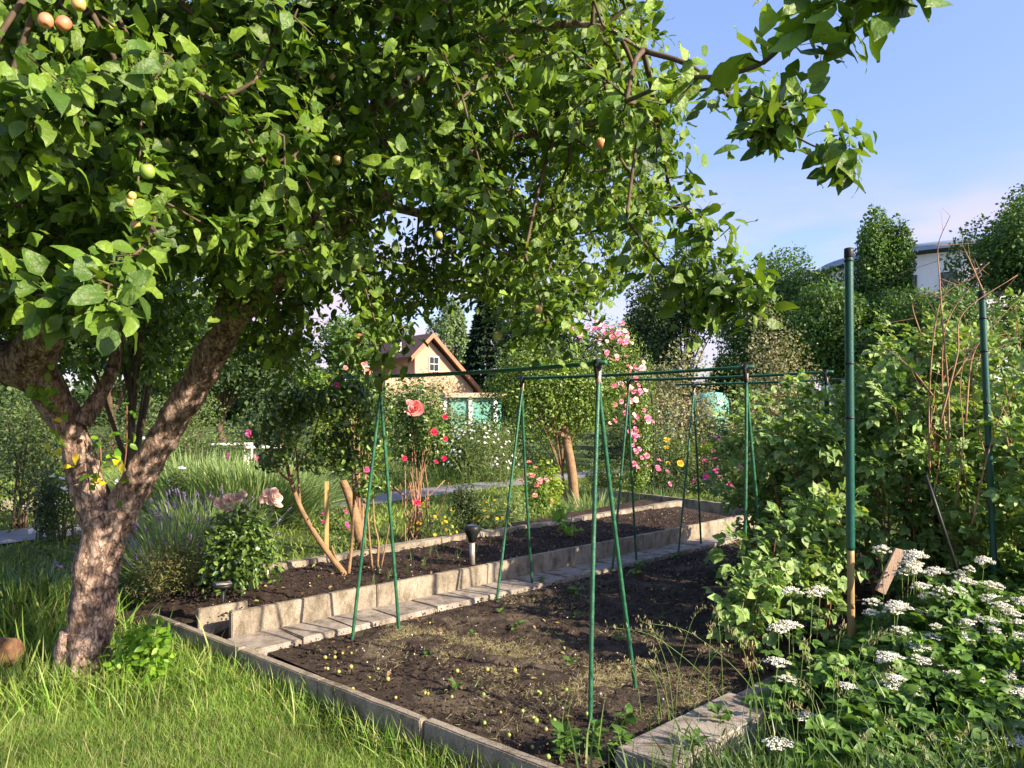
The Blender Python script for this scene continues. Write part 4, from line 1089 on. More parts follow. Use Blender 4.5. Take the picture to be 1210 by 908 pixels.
bush('flowering shrub with pale dots at the left edge', 25, 11.5, 465, 150, 'bushmid', 4500, .06, nl=14)
bush('feathery dark green plant right of the sandy path', 70, 10.2, 545, 100, 'bushdark', 3000, .05, tpl=NARROW)
bush('dark bush at the far left edge of the garden', -30, 13, 440, 140, 'bushdark', 3600, .08)
bush('grey grassy border plant below the privet', 640, 23, 520, 90, 'birch', 2200, .07)
bush('dark green bush behind the orange trunk', 610, 26, 505, 90, 'bushdark', 2200, .09)
bush('dark hedge piece under the climbing rose', 735, 24, 505, 90, 'bushdark', 2200, .09)
bush('leafy perennial right of the arch foot', 775, 15, 528, 70, 'bushdark', 2200, .05)
bush('loose bush with yellow rose right of the arch', 795, 19, 505, 70, 'bushmid', 2400, .06)
bush('low bright yellow green hedge beyond the bed', 850, 20, 518, 130, 'yellowgreen', 4200, .055, bottom=548, nl=18, lr=(.25, .35))
bush('long low row of yellow flowering goldenrod', 845, 24, 497, 130, 'yellowgreen', 3200, .06, nl=18, lr=(.25, .35))
bush('dark red leaved shrub behind the yellow hedge', 835, 22, 503, 60, 'reddark' if 'reddark' in M else 'bushdark', 1400, .06)
bush('green bush behind the far right legs', 905, 16, 490, 110, 'bushmid', 3000, .07)
bush('dark low bush at the far end of the raised bed', 800, 16.5, 545, 130, 'bushdark', 3200, .05)
bush('grey green bush between coral rose and daisies', 590, 19, 500, 60, 'bushmid', 1800, .06)
bush('leafy weed patch below the pink climbing rose', 720, 16, 545, 70, 'bushmid', 2200, .05)
for px, Yd, tp_, w_, mt_, lab in [(120, 27, 470, 160, 'bushdark', 'broad dark bush beyond the apple fork'), (20, 25, 455, 170, 'bushmid', 'broad bush at the back left'), (230, 30, 462, 150, 'bushmid', 'bush behind the white garden tables'), (330, 27, 470, 130, 'bushdark', 'dark bush right of the white tables'),
        (440, 24, 478, 110, 'bushmid', 'bush behind the nearest bean frame'), (555, 19.5, 494, 90, 'bushmid', 'leafy bush right in front of the teal greenhouse'), (500, 21, 488, 100, 'bushmid', 'bush behind the red roses'), (645, 28, 480, 150, 'bushdark', 'wide dark bush behind the privet'), (735, 30, 455, 120, 'bushmid', 'bush between privet and tank'),
        (832, 24, 474, 100, 'olive', 'grey bush surrounding the turquoise tank'), (930, 26, 458, 130, 'bushmid', 'bush glimpsed behind the bar ends'), (1010, 24, 445, 160, 'bushdark', 'dark bush behind the raspberry patch'), (1130, 22, 430, 180, 'bushmid', 'bush behind the dead canes'), (-70, 16, 470, 160, 'bushdark', 'bush beyond the left edge')]:
    bush(lab, px, Yd, tp_, w_, mt_, 3600, .10)
N = 60000; q_ = np.stack([rng.uniform(-95, 110, N), rng.uniform(95, 108, N)], -1)
hz_ = np.array([5.5 + 3.5 * mnoise.noise(Vector((x * .06, 0, 2))) + 1.6 * mnoise.noise(Vector((x * .3, 0, 5))) for x, y in q_])
ps = np.concatenate([q_, (rng.random(N) ** .7 * hz_)[:, None]], 1); mb = MB(); scatter(mb, DIA, ps, rnd_dir(N), rnd_dir(N) + [0, -.3, .7], rng.uniform(.5, 1.1, N))
tag(mb.build('far_wood', M['treedark']), 'distant line of trees closing the view behind the gardens', 'trees', kind='stuff')
# second tree in the shade behind the apple fork
plant('plum_tree', 'shaded plum tree with dark trunk behind the fork of the apple', 'tree', 155, 8.3, 250, 330, M['apple_leaf'], OVAL, .085, 6500, bottom=505, nl=14, trunk=True, stem_r=.085, leafname='crown', stemname='trunk', droop=.4)
plant('plum_tree', 'shaded plum tree at the left edge behind the apple limb', 'tree', -60, 8.0, 230, 300, M['apple_leaf'], OVAL, .085, 5000, bottom=470, nl=12, trunk=True, stem_r=.07, leafname='crown', stemname='trunk', droop=.4)

# clipped privet standard with the orange trunk
th, cen, rr_ = plant('privet', 'rounded privet standard with a bare orange brown trunk', 'tree', 672, 13.2, 397, 178, M['privet'], OVAL, .055, 15000, bottom=560, nl=26, stem=M['orange_bark'], stem_r=.035, trunk=True, up=.3, fill=.25, lr=(.26, .38), leafname='crown', stemname='branches', lean=-.28)
mb = MB(); pa = smooth_path([P(680, 600, 13.2) * [1, 1, 0] + [0, 0, GZ], P(676, 560, 13.15), P(670, 525, 13.15), P(665, 500, 13.2), P(655, 460, 13.2)], 6)
add_tube(mb, pa, np.linspace(.088, .066, len(pa)), 14); mb.build('trunk', M['orange_bark'], th)
mb = MB(); pa = smooth_path([P(666, 515, 13.1), P(645, 506, 13.0), P(630, 500, 13.0)], 6); add_tube(mb, pa, np.linspace(.05, .03, len(pa)), 10); mb.build('branch', M['orange_bark'], th)

# climbing rose on an arch
ay = 14.0; a = P(735, HZ, ay); a[2] = GZ
cr_ = thing('climbing_rose', 'climbing rose covered in pink blooms over a dark garden arch', 'rose', a)
pts = []; nr2 = []
spine = smooth_path([P(752, 590, ay), P(756, 520, ay), P(748, 460, ay), P(730, 420, ay), (P(700, 400, ay + .3))], 10)
wds = np.interp(np.linspace(0, 1, len(spine)), [0, .4, .7, 1], [.22, .38, .55, .6])
N = 8000; k = rng.integers(0, len(spine), N); u_ = rnd_dir(N)
pts = spine[k] + u_ * (wds[k] * rng.uniform(.4, 1.05, N))[:, None]
mb = MB(); scatter(mb, OVAL, pts, nrm(np.cross(u_, rnd_dir(N))), u_ + [0, 0, .5] + rng.normal(size=(N, 3)) * .5, rng.uniform(.035, .06, N)); mb.build('foliage', M['privet'], cr_)
mb = MB()
for dx in (-.05, .35):
    pa = smooth_path([P(752, 592, ay) + [dx, dx, 0], P(754, 500, ay) + [dx, dx, 0], P(742, 430, ay) + [dx, dx, 0], P(700, 398, ay) + [dx, dx, 0], P(660, 420, ay) + [dx, dx, 0]], 8); add_tube(mb, pa, .022, 6)
mb.build('arch', M['black'], cr_)
cl = [(683, 396), (676, 393), (700, 393), (706, 390), (712, 394), (718, 388), (722, 393), (715, 401), (726, 398), (733, 386), (738, 392), (741, 400), (736, 404), (745, 397), (694, 382), (725, 417), (735, 420), (722, 422),
      (759, 428), (757, 432), (742, 436), (737, 442), (744, 448), (748, 452), (757, 455), (760, 460), (752, 468), (747, 474), (750, 482), (744, 487), (752, 492), (722, 482), (722, 495), (750, 500), (764, 501), (766, 497), (752, 512), (748, 506), (755, 517),
      (750, 525), (758, 537), (752, 540), (753, 551), (735, 465), (732, 476), (741, 462), (690, 400), (708, 398), (731, 397), (746, 405), (730, 409), (737, 455)]
for px, py in cl:
    for _ in range(2): bloom(cr_, px + rng.normal() * 5, py + rng.normal() * 5, ay - .42 + rng.normal() * .12, rng.uniform(2.0, 4.0), M['petal_pink'] if rng.random() < .8 else M['petal_cream'], small=True)

# rose bush with coral, red blooms (tall, bare canes)
th, cen, rr_ = plant('rose_bush', 'tall rose bush with one large coral bloom and small red ones', 'rose', 492, 10.2, 450, 95, M['rose_leaf'], OVAL, .055, 2600, base_z=GZ, bottom=560, nl=12, stem=M['cane'], stem_r=.009)
mb = MB()
for k in range(16):
    b_ = P(490, HZ, 10.2); b_[2] = GZ; pa = smooth_path([b_ + rng.normal(size=3) * [.09, .09, 0], b_ + [rng.normal() * .12, rng.normal() * .12, .35], b_ + [rng.normal() * .22, rng.normal() * .2, .8]], 4); add_tube(mb, pa, np.linspace(.010, .006, len(pa)), 5)
mb.build('canes', M['cane'], th)
bloom(th, 491, 484, 9.6, 10, M['petal_coral'], name='coral_bloom'); bloom(th, 484, 476, 9.7, 4, M['petal_coral'], small=True)
for px, py, r_ in ((526, 493, 3), (513, 511, 4.2), (526, 519, 3), (525, 542, 3), (515, 546, 3), (478, 542, 3), (493, 594, 4)): bloom(th, px, py, 9.7, r_, M['petal_red'], small=True)
th, cen, rr_ = plant('rose_bush', 'high climbing rose left of the bean frame with salmon blooms', 'rose', 425, 9.4, 400, 78, M['rose_leaf'], OVAL, .06, 2600, base_z=GZ, bottom=520, nl=12, stem=M['cane'], stem_r=.01)
for px, py, r_ in ((425, 398, 3.5), (430, 430, 4.5), (434, 440, 4), (408, 435, 3), (438, 415, 3)): bloom(th, px, py, 8.9, r_, M['petal_coral'], small=True)

# the multi stemmed rose tree in the raised bed
mt_b = G(408, 678, .13)
th = thing('rose_tree', 'many stemmed shrub rose with dark leaves growing from the raised bed', 'rose', mt_b)
mY = mt_b[1]
mb = MB(); tipsx = []
for pts_, rr2_ in [([(408, 680, 0), (378, 640, 0), (355, 600, .0), (343, 565, 0), (335, 530, .1), (325, 490, .1)], (.03, .012)), ([(345, 570, 0), (332, 560, -.1), (318, 540, -.1), (308, 510, 0)], (.013, .006)),
                   ([(355, 600, 0), (352, 560, .1), (350, 520, .1), (352, 480, 0)], (.012, .006)), ([(405, 678, 0), (395, 655, 0), (392, 645, 0)], (.014, .008)), ([(412, 678, 0), (416, 640, .1), (418, 590, .1), (415, 540, .2), (405, 490, .2)], (.016, .008)),
                   ([(440, 672, .1), (436, 630, .1), (434, 600, .1), (430, 560, .1), (425, 500, .1)], (.011, .006)), ([(446, 670, .2), (447, 640, .2), (442, 615, .2), (440, 560, .3)], (.012, .007)), ([(450, 672, .2), (460, 620, .2), (462, 580, .2)], (.008, .005)),
                   ([(343, 565, 0), (365, 530, .1), (375, 500, .1), (385, 470, .1)], (.010, .005))]:
    pa = smooth_path([P(a_, b_, mY + c_) for a_, b_, c_ in pts_], 5); add_tube(mb, pa, np.linspace(*rr2_, len(pa)), 8); tipsx.append(pa[-1])
mb.build('stems', M['orange_bark'], th)
mb = MB()
for cx, cy, rx_, rz_, n_ in ((345, 500, 48, 42, 1300), (400, 480, 42, 50, 1300), (395, 545, 45, 38, 1000), (440, 520, 28, 50, 800), (445, 575, 22, 25, 300), (330, 545, 28, 25, 350)):
    pts, nr3, _ = lumpy(P(cx, cy, mY + .1), (rx_ / F * mY, .45, rz_ / F * mY), 8, n_); N = len(pts)
    scatter(mb, OVAL, pts, nrm(np.cross(nr3, rnd_dir(N))) + [0, 0, -.3], nr3 + [0, 0, .6] + rng.normal(size=(N, 3)) * .5, rng.uniform(.035, .065, N))
mb.build('foliage', M['rose_leaf'], th)
for px, py in ((434, 556), (398, 455)): bloom(th, px, py, mY - .3, 3, M['petal_magenta'], small=True)
th = thing('stake', 'square pale wooden stake behind the multi stemmed rose', 'stake', G(386, 655, .1))
mb = MB(); a = G(386, 657, .1); quadbox(mb, a + [0, 0, .36], (.022, .022, .42), .3); mb.build('post', M['stakewood'], th, smooth=False)
th = thing('tree_stump', 'leaning orange barked dead trunk behind the many stemmed rose', 'trunk', P(424, 630, 8.0) * [1, 1, 0] + [0, 0, .1])
mb = MB(); pa = smooth_path([P(426, 640, 8.0), P(420, 610, 8.0), P(412, 585, 8.0), P(405, 568, 8.0)], 5); add_tube(mb, pa, np.linspace(.06, .04, len(pa)), 12); mb.build('trunk', M['orange_bark'], th)

# pale pink rose bush in front
rbY = 6.35
th, cen, rr_ = plant('rose_bush', 'dark leaved rose bush with big pale pink blooms near the wall end', 'rose', 300, rbY, 598, 105, M['rose_leaf'], OVAL, .055, 2100, base_z=.1, nl=12, stem=M['greenstem'], stem_r=.007, up=.6)
for px, py, r_ in ((258, 594, 7), (270, 590, 8), (279, 590, 9), (316, 583, 7), (326, 589, 9), (329, 598, 6), (320, 592, 7), (263, 600, 6), (250, 590, 6), (287, 584, 6), (311, 590, 6), (272, 602, 6), (324, 581, 6)):
    bloom(th, px, py, rbY - .2, r_ * .8, M['petal_cream'], face=[.45, -.8, .5])
mb = MB()
for px, py in ((265, 600), (278, 597), (322, 597)):
    pa = smooth_path([P(px + 20 if px < 300 else px - 10, py + 60, rbY), P(px + 6, py + 25, rbY - .1), P(px, py, rbY - .18)], 4); add_tube(mb, pa, .004, 5)
mb.build('flower_stems', M['greenstem'], th)

# lavender, santolina, grasses
def clump(name, label, cat, px, Yd, top, wpx, mt, n_, base_z=GZ, lean=.35, tips=None, tn=0, wb=.4, depth=None, tpl=None, group=None, wsc=1):
    b = P(px, HZ, Yd); b[2] = base_z; th = thing(name, label, cat, b, group)
    h = P(px, top, Yd)[2] - base_z; rx = wpx / F * Yd / 2; ry = depth or rx * .7
    u_ = rng.normal(size=(n_, 2)) * wb * .5
    pos = b + np.concatenate([u_ * [rx, ry], np.zeros((n_, 1))], 1)
    mb = MB(); d = np.concatenate([u_ * lean * 2.2 + rng.normal(size=(n_, 2)) * lean * .5, np.ones((n_, 1))], 1)
    n2_ = np.concatenate([-u_ + rng.normal(size=(n_, 2)) * .3, rng.uniform(0, .3, (n_, 1))], 1)
    hh_ = h * rng.uniform(.55, 1.15, n_)
    scatter(mb, tpl or BLADE, pos, d, -n2_ , hh_)
    mb.build('foliage', M[mt], th)
    if tips:
        k = rng.choice(n_, tn); q_ = pos[k] + nrm(d[k]) * (hh_[k] * .9)[:, None]
        mb = MB()
        for s_ in range(6): blobs(mb, q_ + nrm(d[k]) * s_ * .011 + rng.normal(size=q_.shape) * .003, .009)
        prisms(mb, pos[k], q_, .0015, .0012, 3)
        mb.build('flower_spikes', M[tips], th)
    return th
THIN = [blade_tpl(c, .008) for c in (.1, .3, .6)]
SPIKE = [blade_tpl(c, .012) for c in (.1, .35, .8)]
clump('lavender', 'lavender bush with purple spikes right of the apple trunk', 'lavender', 205, 7.6, 598, 100, 'greygrass', 1100, lean=.5, tips='purple', tn=130, wb=.9, tpl=THIN)
clump('lavender', 'fainter lavender bush behind, below the apple fork', 'lavender', 235, 10.5, 575, 130, 'greygrass', 1200, lean=.4, tips='purple', tn=70, wb=.9, tpl=THIN)
for px, Yd, tp_, w_, lab in ((235, 12.5, 530, 120, 'feathery grey green grass clump left of centre border'), (290, 12.0, 535, 120, 'feathery grey green grass clump behind the pale pink roses'), (340, 13, 545, 90, 'feathery grass clump next to the wooden stake'), (190, 13.5, 545, 90, 'feathery grass clump seen beside the apple trunk')):
    clump('ornamental_grass', lab, 'grass clump', px, Yd, tp_, w_, 'greygrass', 1900, wb=1.0, lean=.3, tpl=SPIKE)
plant('santolina', 'brownish green twiggy low shrub beside the square solar light', 'shrub', 222, 6.65, 632, 125, M['santolina'], NARROW, .036, 6500, base_z=GZ, nl=16, stem=M['reddish_twig'], stem_r=.005, up=.8)
plant('santolina', 'reddish dry twiggy shrub just behind the kerb end', 'shrub', 285, 6.75, 662, 75, M['santolina'], NARROW, .035, 2600, base_z=GZ, nl=10, stem=M['reddish_twig'], stem_r=.005, up=.8)
for px, Yd, tp_, w_, lab in ((25, 6.2, 665, 90, 'clump of broad iris leaves at the left edge'), (60, 6.6, 655, 70, 'clump of long arching iris leaves left of the apple trunk'), (10, 7.3, 650, 90, 'far clump of iris leaves at the left edge')):
    clump('iris', lab, 'iris', px, Yd, tp_, w_, 'iris', 260, wb=1.1, lean=.45, tpl=[blade_tpl(c, .03) for c in (.2, .5, 1.0)])
# sucker shoots at the foot of the apple, stump
plant('apple_sucker', 'bright green leafy suckers at the foot of the apple trunk', 'shoots', 170, 4.75, 722, 72, M['sucker'], OVAL, .062, 330, base_z=GZ, nl=9, stem=M['greenstem'], stem_r=.004, depth=.2, up=.5, fill=.7)
M['log_bark'] = solid('log_bark', [(.07, .04, .025), (.20, .11, .06)], 14, .9, .6)
a = P(5, 765, 4.9); a[2] = GZ
th = thing('log', 'sawn brown log lying in grass at the left edge', 'log', a)
mb = MB(); pa = np.linspace(P(-90, 772, 5.2), P(12, 772, 4.85), 12); barky(pa, .088 + 0 * np.arange(12), 24, .2); mb.build('trunk', M['log_bark'], th)

# ------------------------------------------------------------------ border flowers and small plants beyond the raised bed
plant('box_shrub', 'small dark upright box shrub behind the raised bed', 'shrub', 551, 9.9, 563, 46, M['bushdark'], OVAL, .03, 2600, base_z=GZ, nl=16, stem_r=.006, lr=(.25, .38))
def flowers(name, label, cat, px, Yd, top, wpx, mt, fm, nf, r_, n_=500, sz=.04, **k):
    th, cen, rr_ = plant(name, label, cat, px, Yd, top, wpx, M[mt], k.pop('tpl', NARROW), sz, n_, nl=8, stem=M['greenstem'], stem_r=.004, **k)
    g = rnd_dir(nf); g[:, 1] = -abs(g[:, 1]); g[:, 2] = abs(g[:, 2])
    for q_ in g:
        c = cen + q_ * rr_ * rng.uniform(.9, 1.1); mb = MB(); rose_mesh(mb, c, r_ * rng.uniform(.8, 1.2), q_ + [0, 0, .5], rings=SMALL_R); mb.build('bloom', M[fm], th)
    return th
flowers('marguerite', 'white daisy clump in front of the teal greenhouse', 'flowers', 562, 17, 497, 75, 'bushmid', 'petal_white', 60, .028, 1600, .07)
flowers('marguerite', 'smaller white daisy clump right of the larger one', 'flowers', 592, 17.5, 508, 40, 'bushmid', 'petal_white', 24, .026, 700, .07)
flowers('marigold', 'yellow flowers at the edging left of the box shrub', 'flowers', 512, 9.4, 592, 60, 'bushmid', 'petal_yellow', 18, .018, 420, .07)
flowers('marigold', 'yellow flowers at the edging right of the box shrub', 'flowers', 583, 9.7, 590, 50, 'bushmid', 'petal_yellow', 14, .018, 420, .07)
flowers('rose_bush', 'low rose with coral red blooms left of the orange trunk', 'rose', 632, 11, 545, 44, 'privet', 'petal_coral', 14, .035, 900, .05, tpl=OVAL)
flowers('rose_bush', 'pink rose bush behind the far bean frame legs', 'rose', 852, 14, 535, 60, 'bushdark', 'petal_magenta', 12, .05, 1100, .05, tpl=OVAL)
flowers('rose_bush', 'bright pink rose at the edge of the raspberry thicket', 'rose', 888, 12.5, 535, 36, 'bushdark', 'petal_magenta', 8, .055, 600, .05, tpl=OVAL)
flowers('rose_bush', 'dusky pink rose right of the climbing rose', 'rose', 775, 14.5, 540, 40, 'bushdark', 'petal_pink', 8, .045, 700, .05, tpl=OVAL)
flowers('rose_bush', 'small yellow rose bush beside the climbing rose', 'rose', 790, 17, 508, 60, 'bushmid', 'petal_yellow', 4, .07, 1500, .06, tpl=OVAL)
flowers('rose_bush', 'dark pink rose in front of the turquoise tank', 'rose', 848, 20, 505, 45, 'bushdark', 'petal_pink', 9, .07, 900, .06, tpl=OVAL)
flowers('rose_bush', 'pink rose by the wooden stake beyond the raised bed', 'rose', 395, 9.3, 588, 36, 'bushmid', 'petal_magenta', 5, .035, 400, .04, tpl=OVAL)
flowers('rose_bush', 'distant pink rose above the white tables', 'rose', 283, 17, 498, 40, 'bushmid', 'petal_magenta', 4, .09, 600, .06, tpl=OVAL)
flowers('rose_bush', 'white rose seen through the apple fork', 'rose', 170, 13, 515, 60, 'bushmid', 'petal_white', 14, .05, 800, .05, tpl=OVAL)
flowers('rose_bush', 'white rose beside the lavender on the left', 'rose', 212, 11.5, 555, 30, 'bushmid', 'petal_white', 5, .05, 400, .05, tpl=OVAL)
flowers('rose_bush', 'small white flowers left of the apple trunk', 'rose', 60, 9.0, 560, 50, 'bushdark', 'petal_white', 6, .035, 900, .05, tpl=OVAL)
bush('short leafy perennial right of the box shrub', 605, 10.6, 578, 60, 'greygrass', 1300, .05, tpl=NARROW)
bush('tall lime leaved perennial under the privet', 640, 12.2, 528, 40, 'yellowgreen', 900, .06, tpl=OVAL)
for px, Yd, tp_, w_, lab in ((530, 19, 538, 110, 'row of grassy daylily leaves beyond the path'), (470, 18, 545, 80, 'grassy leaves beyond the path behind the coral rose'), (590, 20, 540, 70, 'short grassy leaves beyond the path under the daisies'), (700, 12.4, 575, 60, 'dry grass tuft at the edging below the arch'), (620, 10.9, 590, 90, 'dry grass tuft in front of the low coral rose'), (780, 13.6, 570, 90, 'grass tuft before the far edging'), (660, 11.6, 585, 60, 'weedy grass round the orange trunk')):
    clump('grass_clump', lab, 'grass clump', px, Yd, tp_, w_, 'greygrass' if 'dry' in lab else 'iris', 420, wb=1.0, lean=.4, tpl=SPIKE)

# ------------------------------------------------------------------ raspberry thicket
def raspberry(label, px, Yd, top, n_cane, n_leaf, wpx=90, bottom=None, cat='raspberry', sz=.115):
    b = P(px, HZ, Yd); b[2] = 0; h = P(px, top, Yd)[2]
    th = thing('raspberry', label, cat, b)
    cn = MB(); lf = MB(); rx = wpx / F * Yd / 2
    P_, D_, S_ = [], [], []
    for k in range(n_cane):
        an = rng.random() * 6.28; tx = np.array([math.cos(an), math.sin(an) * .7, 0]) * rx * rng.uniform(.3, 1.25)
        hh_ = h * rng.uniform(.55, 1.10)
        pa = smooth_path([b + tx * .25, b + tx * .5 + [0, 0, hh_ * .5], b + tx * .9 + [0, 0, hh_ * .92], b + tx * 1.15 + [0, 0, hh_ * rng.uniform(.86, 1.0)]], 7)
        add_tube(cn, pa, np.linspace(.007, .0025, len(pa)), 5)
        m_ = n_leaf // n_cane; t_ = rng.uniform(.08, 1, m_) ** .85
        q_ = np.stack([np.interp(t_ * (len(pa) - 1), np.arange(len(pa)), pa[:, c_]) for c_ in range(3)], -1)
        P_.append(q_)
    P_ = np.concatenate(P_); N = len(P_)
    out_ = nrm((P_ - b) * [1, 1, .3] + rng.normal(size=(N, 3)) * [.3, .3, .1])
    d = nrm(out_ * .7 + rng.normal(size=(N, 3)) * .6 + [0, 0, -.15])
    P_ = P_ + d * rng.uniform(0, .14, N)[:, None]
    scatter(lf, TRI, P_, d, nrm(out_ * .5 + SUNV * .7 + [0, 0, .6] + rng.normal(size=(N, 3)) * .4), sz * rng.uniform(.6, 1.3, N))
    cn.build('canes', M['reddish_twig'], th); lf.build('foliage', M['raspberry'], th)
RB = [(905, 7.6, 515, 'raspberry bush at the bed end behind the second frame'), (945, 6.9, 482, 'raspberry bush left of the tall post'), (930, 8.6, 472, 'raspberry bush in shade at the far end of the bars'),
      (985, 6.2, 462, 'raspberry bush directly behind the tall green post'), (1015, 7.6, 422, 'raspberry bush at the back behind the tall post'), (1055, 5.9, 412, 'raspberry bush right of the tall green post'), (1085, 7.2, 392, 'raspberry bush behind the dead canes'),
      (1100, 5.8, 425, 'raspberry bush with the thin dark stake in it'), (1145, 6.5, 392, 'raspberry bush below the second green post'), (1165, 5.5, 530, 'low raspberry bush beneath the second green post'), (1200, 6.2, 410, 'raspberry bush at the right edge'),
      (1240, 5.6, 400, 'raspberry bush cut by the right edge of the view'), (1220, 7.2, 370, 'raspberry bush at the back right'), (1262, 4.9, 500, 'near raspberry bush at the right edge')]
for px, Yd, tp_, lab in RB: raspberry(lab, px, Yd, tp_, 15, 820, 125, sz=.112)
raspberry('young raspberry shoots at the edge of the bed left of post', 905, 5.3, 640, 8, 260, 80)
raspberry('bright raspberry shoots arching over the bed edge', 880, 4.75, 680, 6, 150, 55)
raspberry('raspberry shoots at the left foot of the tall post', 972, 5.35, 600, 7, 260, 55)
raspberry('leafy raspberry shoots between bed and tall post', 942, 5.5, 560, 7, 230, 80)
# dead bramble canes
th = thing('dead_canes', 'tangle of bare orange brown canes arching over the raspberries', 'canes', P(1115, HZ, 5.6) * [1, 1, 0])
mb = MB()
dc = [[(1100, 560), (1098, 480), (1103, 400), (1115, 350), (1150, 328), (1172, 310)], [(1118, 560), (1115, 480), (1118, 400), (1128, 360), (1160, 325)], [(1122, 540), (1120, 460), (1116, 390), (1110, 330), (1108, 290), (1122, 255)],
      [(1140, 500), (1150, 420), (1180, 380), (1215, 345)], [(1105, 470), (1080, 440), (1060, 420)], [(1160, 345), (1150, 310), (1140, 290)], [(1125, 450), (1160, 400), (1195, 400)], [(1130, 600), (1140, 520), (1135, 450), (1150, 380)],
      [(1200, 560), (1190, 500), (1195, 440), (1180, 400)], [(1150, 620), (1170, 540), (1185, 480)], [(1090, 520), (1120, 440), (1165, 420), (1200, 400)], [(1110, 500), (1130, 420), (1140, 370), (1200, 325)], [(1175, 600), (1165, 540), (1150, 470), (1165, 400)],
      [(1085, 395), (1075, 360), (1095, 345), (1110, 350)], [(1205, 600), (1200, 520), (1180, 470)], [(1100, 600), (1110, 540), (1100, 500), (1108, 430)]]
for c_ in dc:
    dy = rng.uniform(-.25, .25); n_ = len(c_)
    pa = smooth_path([P(a_ + rng.normal() * 2, b_, 5.25 + dy + .018 * i_ * rng.normal()) for i_, (a_, b_) in enumerate(c_)], 6)
    r0 = rng.uniform(.005, .0085); add_tube(mb, pa, np.linspace(r0, .0018, len(pa)), 5)
    for q_ in pa[3::3]:
        e_ = q_ + rng.normal(size=3) * .12; prisms(mb, [q_], [e_], .002, .0008, 4)
mb.build('canes', M['cane'], th)

# ------------------------------------------------------------------ ground elder with white umbels
def elder_cover(poly, n_, zt, sz, mt, name, seedz):
    c = [np.array(k) for k in poly]; a_ = rng.random((n_, 1)); b_ = rng.random((n_, 1))
    q_ = c[0] * (1 - a_) * (1 - b_) + c[1] * a_ * (1 - b_) + c[2] * a_ * b_ + c[3] * (1 - a_) * b_
    hgt = np.array([zt(x, y) for x, y in q_]); z = GZ + (hgt - GZ) * (1 - rng.random(n_) ** 2.2 * .85)
    pos = np.concatenate([q_, z[:, None]], 1)
    N = n_; d = nrm(rng.normal(size=(N, 3)) * [1, 1, .35] + [-.1, -.35, -.05])
    mb = MB(); scatter(mb, TRI, pos, d, nrm(rng.normal(size=(N, 3)) * .4 + [0, -.1, .9] + SUNV * .35), sz * rng.uniform(.6, 1.25, N))
    k = rng.random(N) < .5; p0 = pos[k].copy(); p0[:, 2] = GZ; p0[:, :2] += rng.normal(size=(k.sum(), 2)) * .05
    prisms(mb, p0, pos[k], .0035, .0018, 3, 1)
    o = mb.build(name, [M[mt], M['greenstem']]); return tag(o, kind='stuff')
def zel_(x, y):
    s_ = min(1, max(0, (x - (y - 3.05) * 1.02 - .25) / .8))   # rises away from the bed edge
    return GZ + .09 + s_ * min(.62, max(.02, .06 + .29 * (y - 2.9))) * (.9 + .3 * mnoise.noise(Vector((x * 1.7, y * 1.7, 0))))
o = elder_cover([(.75, 2.7), (5.5, 2.6), (6.0, 6.0), (3.2, 5.8)], 15000, zel_, .115, 'elder', 'ground_elder', 0)
tag(o, 'knee high mass of leafy ground elder filling the bottom right', 'ground cover')
o = elder_cover([(1.28, 4.0), (2.6, 3.8), (3.9, 6.4), (2.75, 5.9)], 3800, lambda x, y: GZ + .12 + .28 * min(1, max(.1, ((x - 1.2) * .76 - (y - 4.1) * .65) * 2.2)), .095, 'elder', 'ground_elder', 0)
tag(o, 'leafy ground elder creeping over the bed edge left of the tall post', 'ground cover')
o = elder_cover([(3.0, 5.2), (7.5, 5.0), (9, 9), (4.6, 8.6)], 3500, lambda x, y: .6, .13, 'raspberry', 'undergrowth', 0)
tag(o, 'leafy undergrowth beneath the raspberry bushes', 'ground cover')
o = elder_cover([(2.95, 1.3), (5.2, 1.2), (5.4, 3.3), (3.35, 3.0)], 3000, lambda x, y: GZ + .95, .13, 'elder', 'ground_elder', 0)  # extra tall cover out of view, added to shade the bottom right plants
tag(o, 'taller leafy ground elder added out of view to shade the bottom right corner', 'ground cover')
def umbel_plant(h, R_, nu):
    th = thing('umbel_flower', 'x', 'wildflower', (0, 0, 0))
    mb = MB(); top = np.array([.02, .01, h]); pa = smooth_path([[0, 0, 0], [.01, -.01, h * .5], top], 5); add_tube(mb, pa, np.linspace(.0035, .002, len(pa)), 5)
    fl = MB()
    for k in range(nu):
        rr_ = math.sqrt((k + .5) / nu) * R_; an = k * 2.4 + rng.normal() * .2
        c_ = top + np.array([rr_ * math.cos(an), rr_ * math.sin(an), .045 + .030 * (1 - (rr_ / R_) ** 2) + rng.normal() * .004])
        prisms(mb, [top], [c_], .001, .0007, 3)
        m_ = 13; q_ = nrm(rng.normal(size=(m_, 3))) * [1, 1, .35] * (R_ * .22); blobs(fl, c_ + q_, R_ * .075)
    mb.build('stem', M['greenstem'], th); fl.build('flower_head', M['umbel_white'], th)
    lf = MB(); N = 5; ps = np.stack([np.zeros(N), np.zeros(N), rng.uniform(.2, .8, N) * h], -1)
    scatter(lf, TRI, ps, rng.normal(size=(N, 3)) * [1, 1, .2], [0, 0, 1.] + rng.normal(size=(N, 3)) * .3, .11); lf.build('foliage', M['elder'], th)
    return th
UM = [umbel_plant(.8, .066, 18), umbel_plant(.8, .055, 14), umbel_plant(.8, .074, 22)]
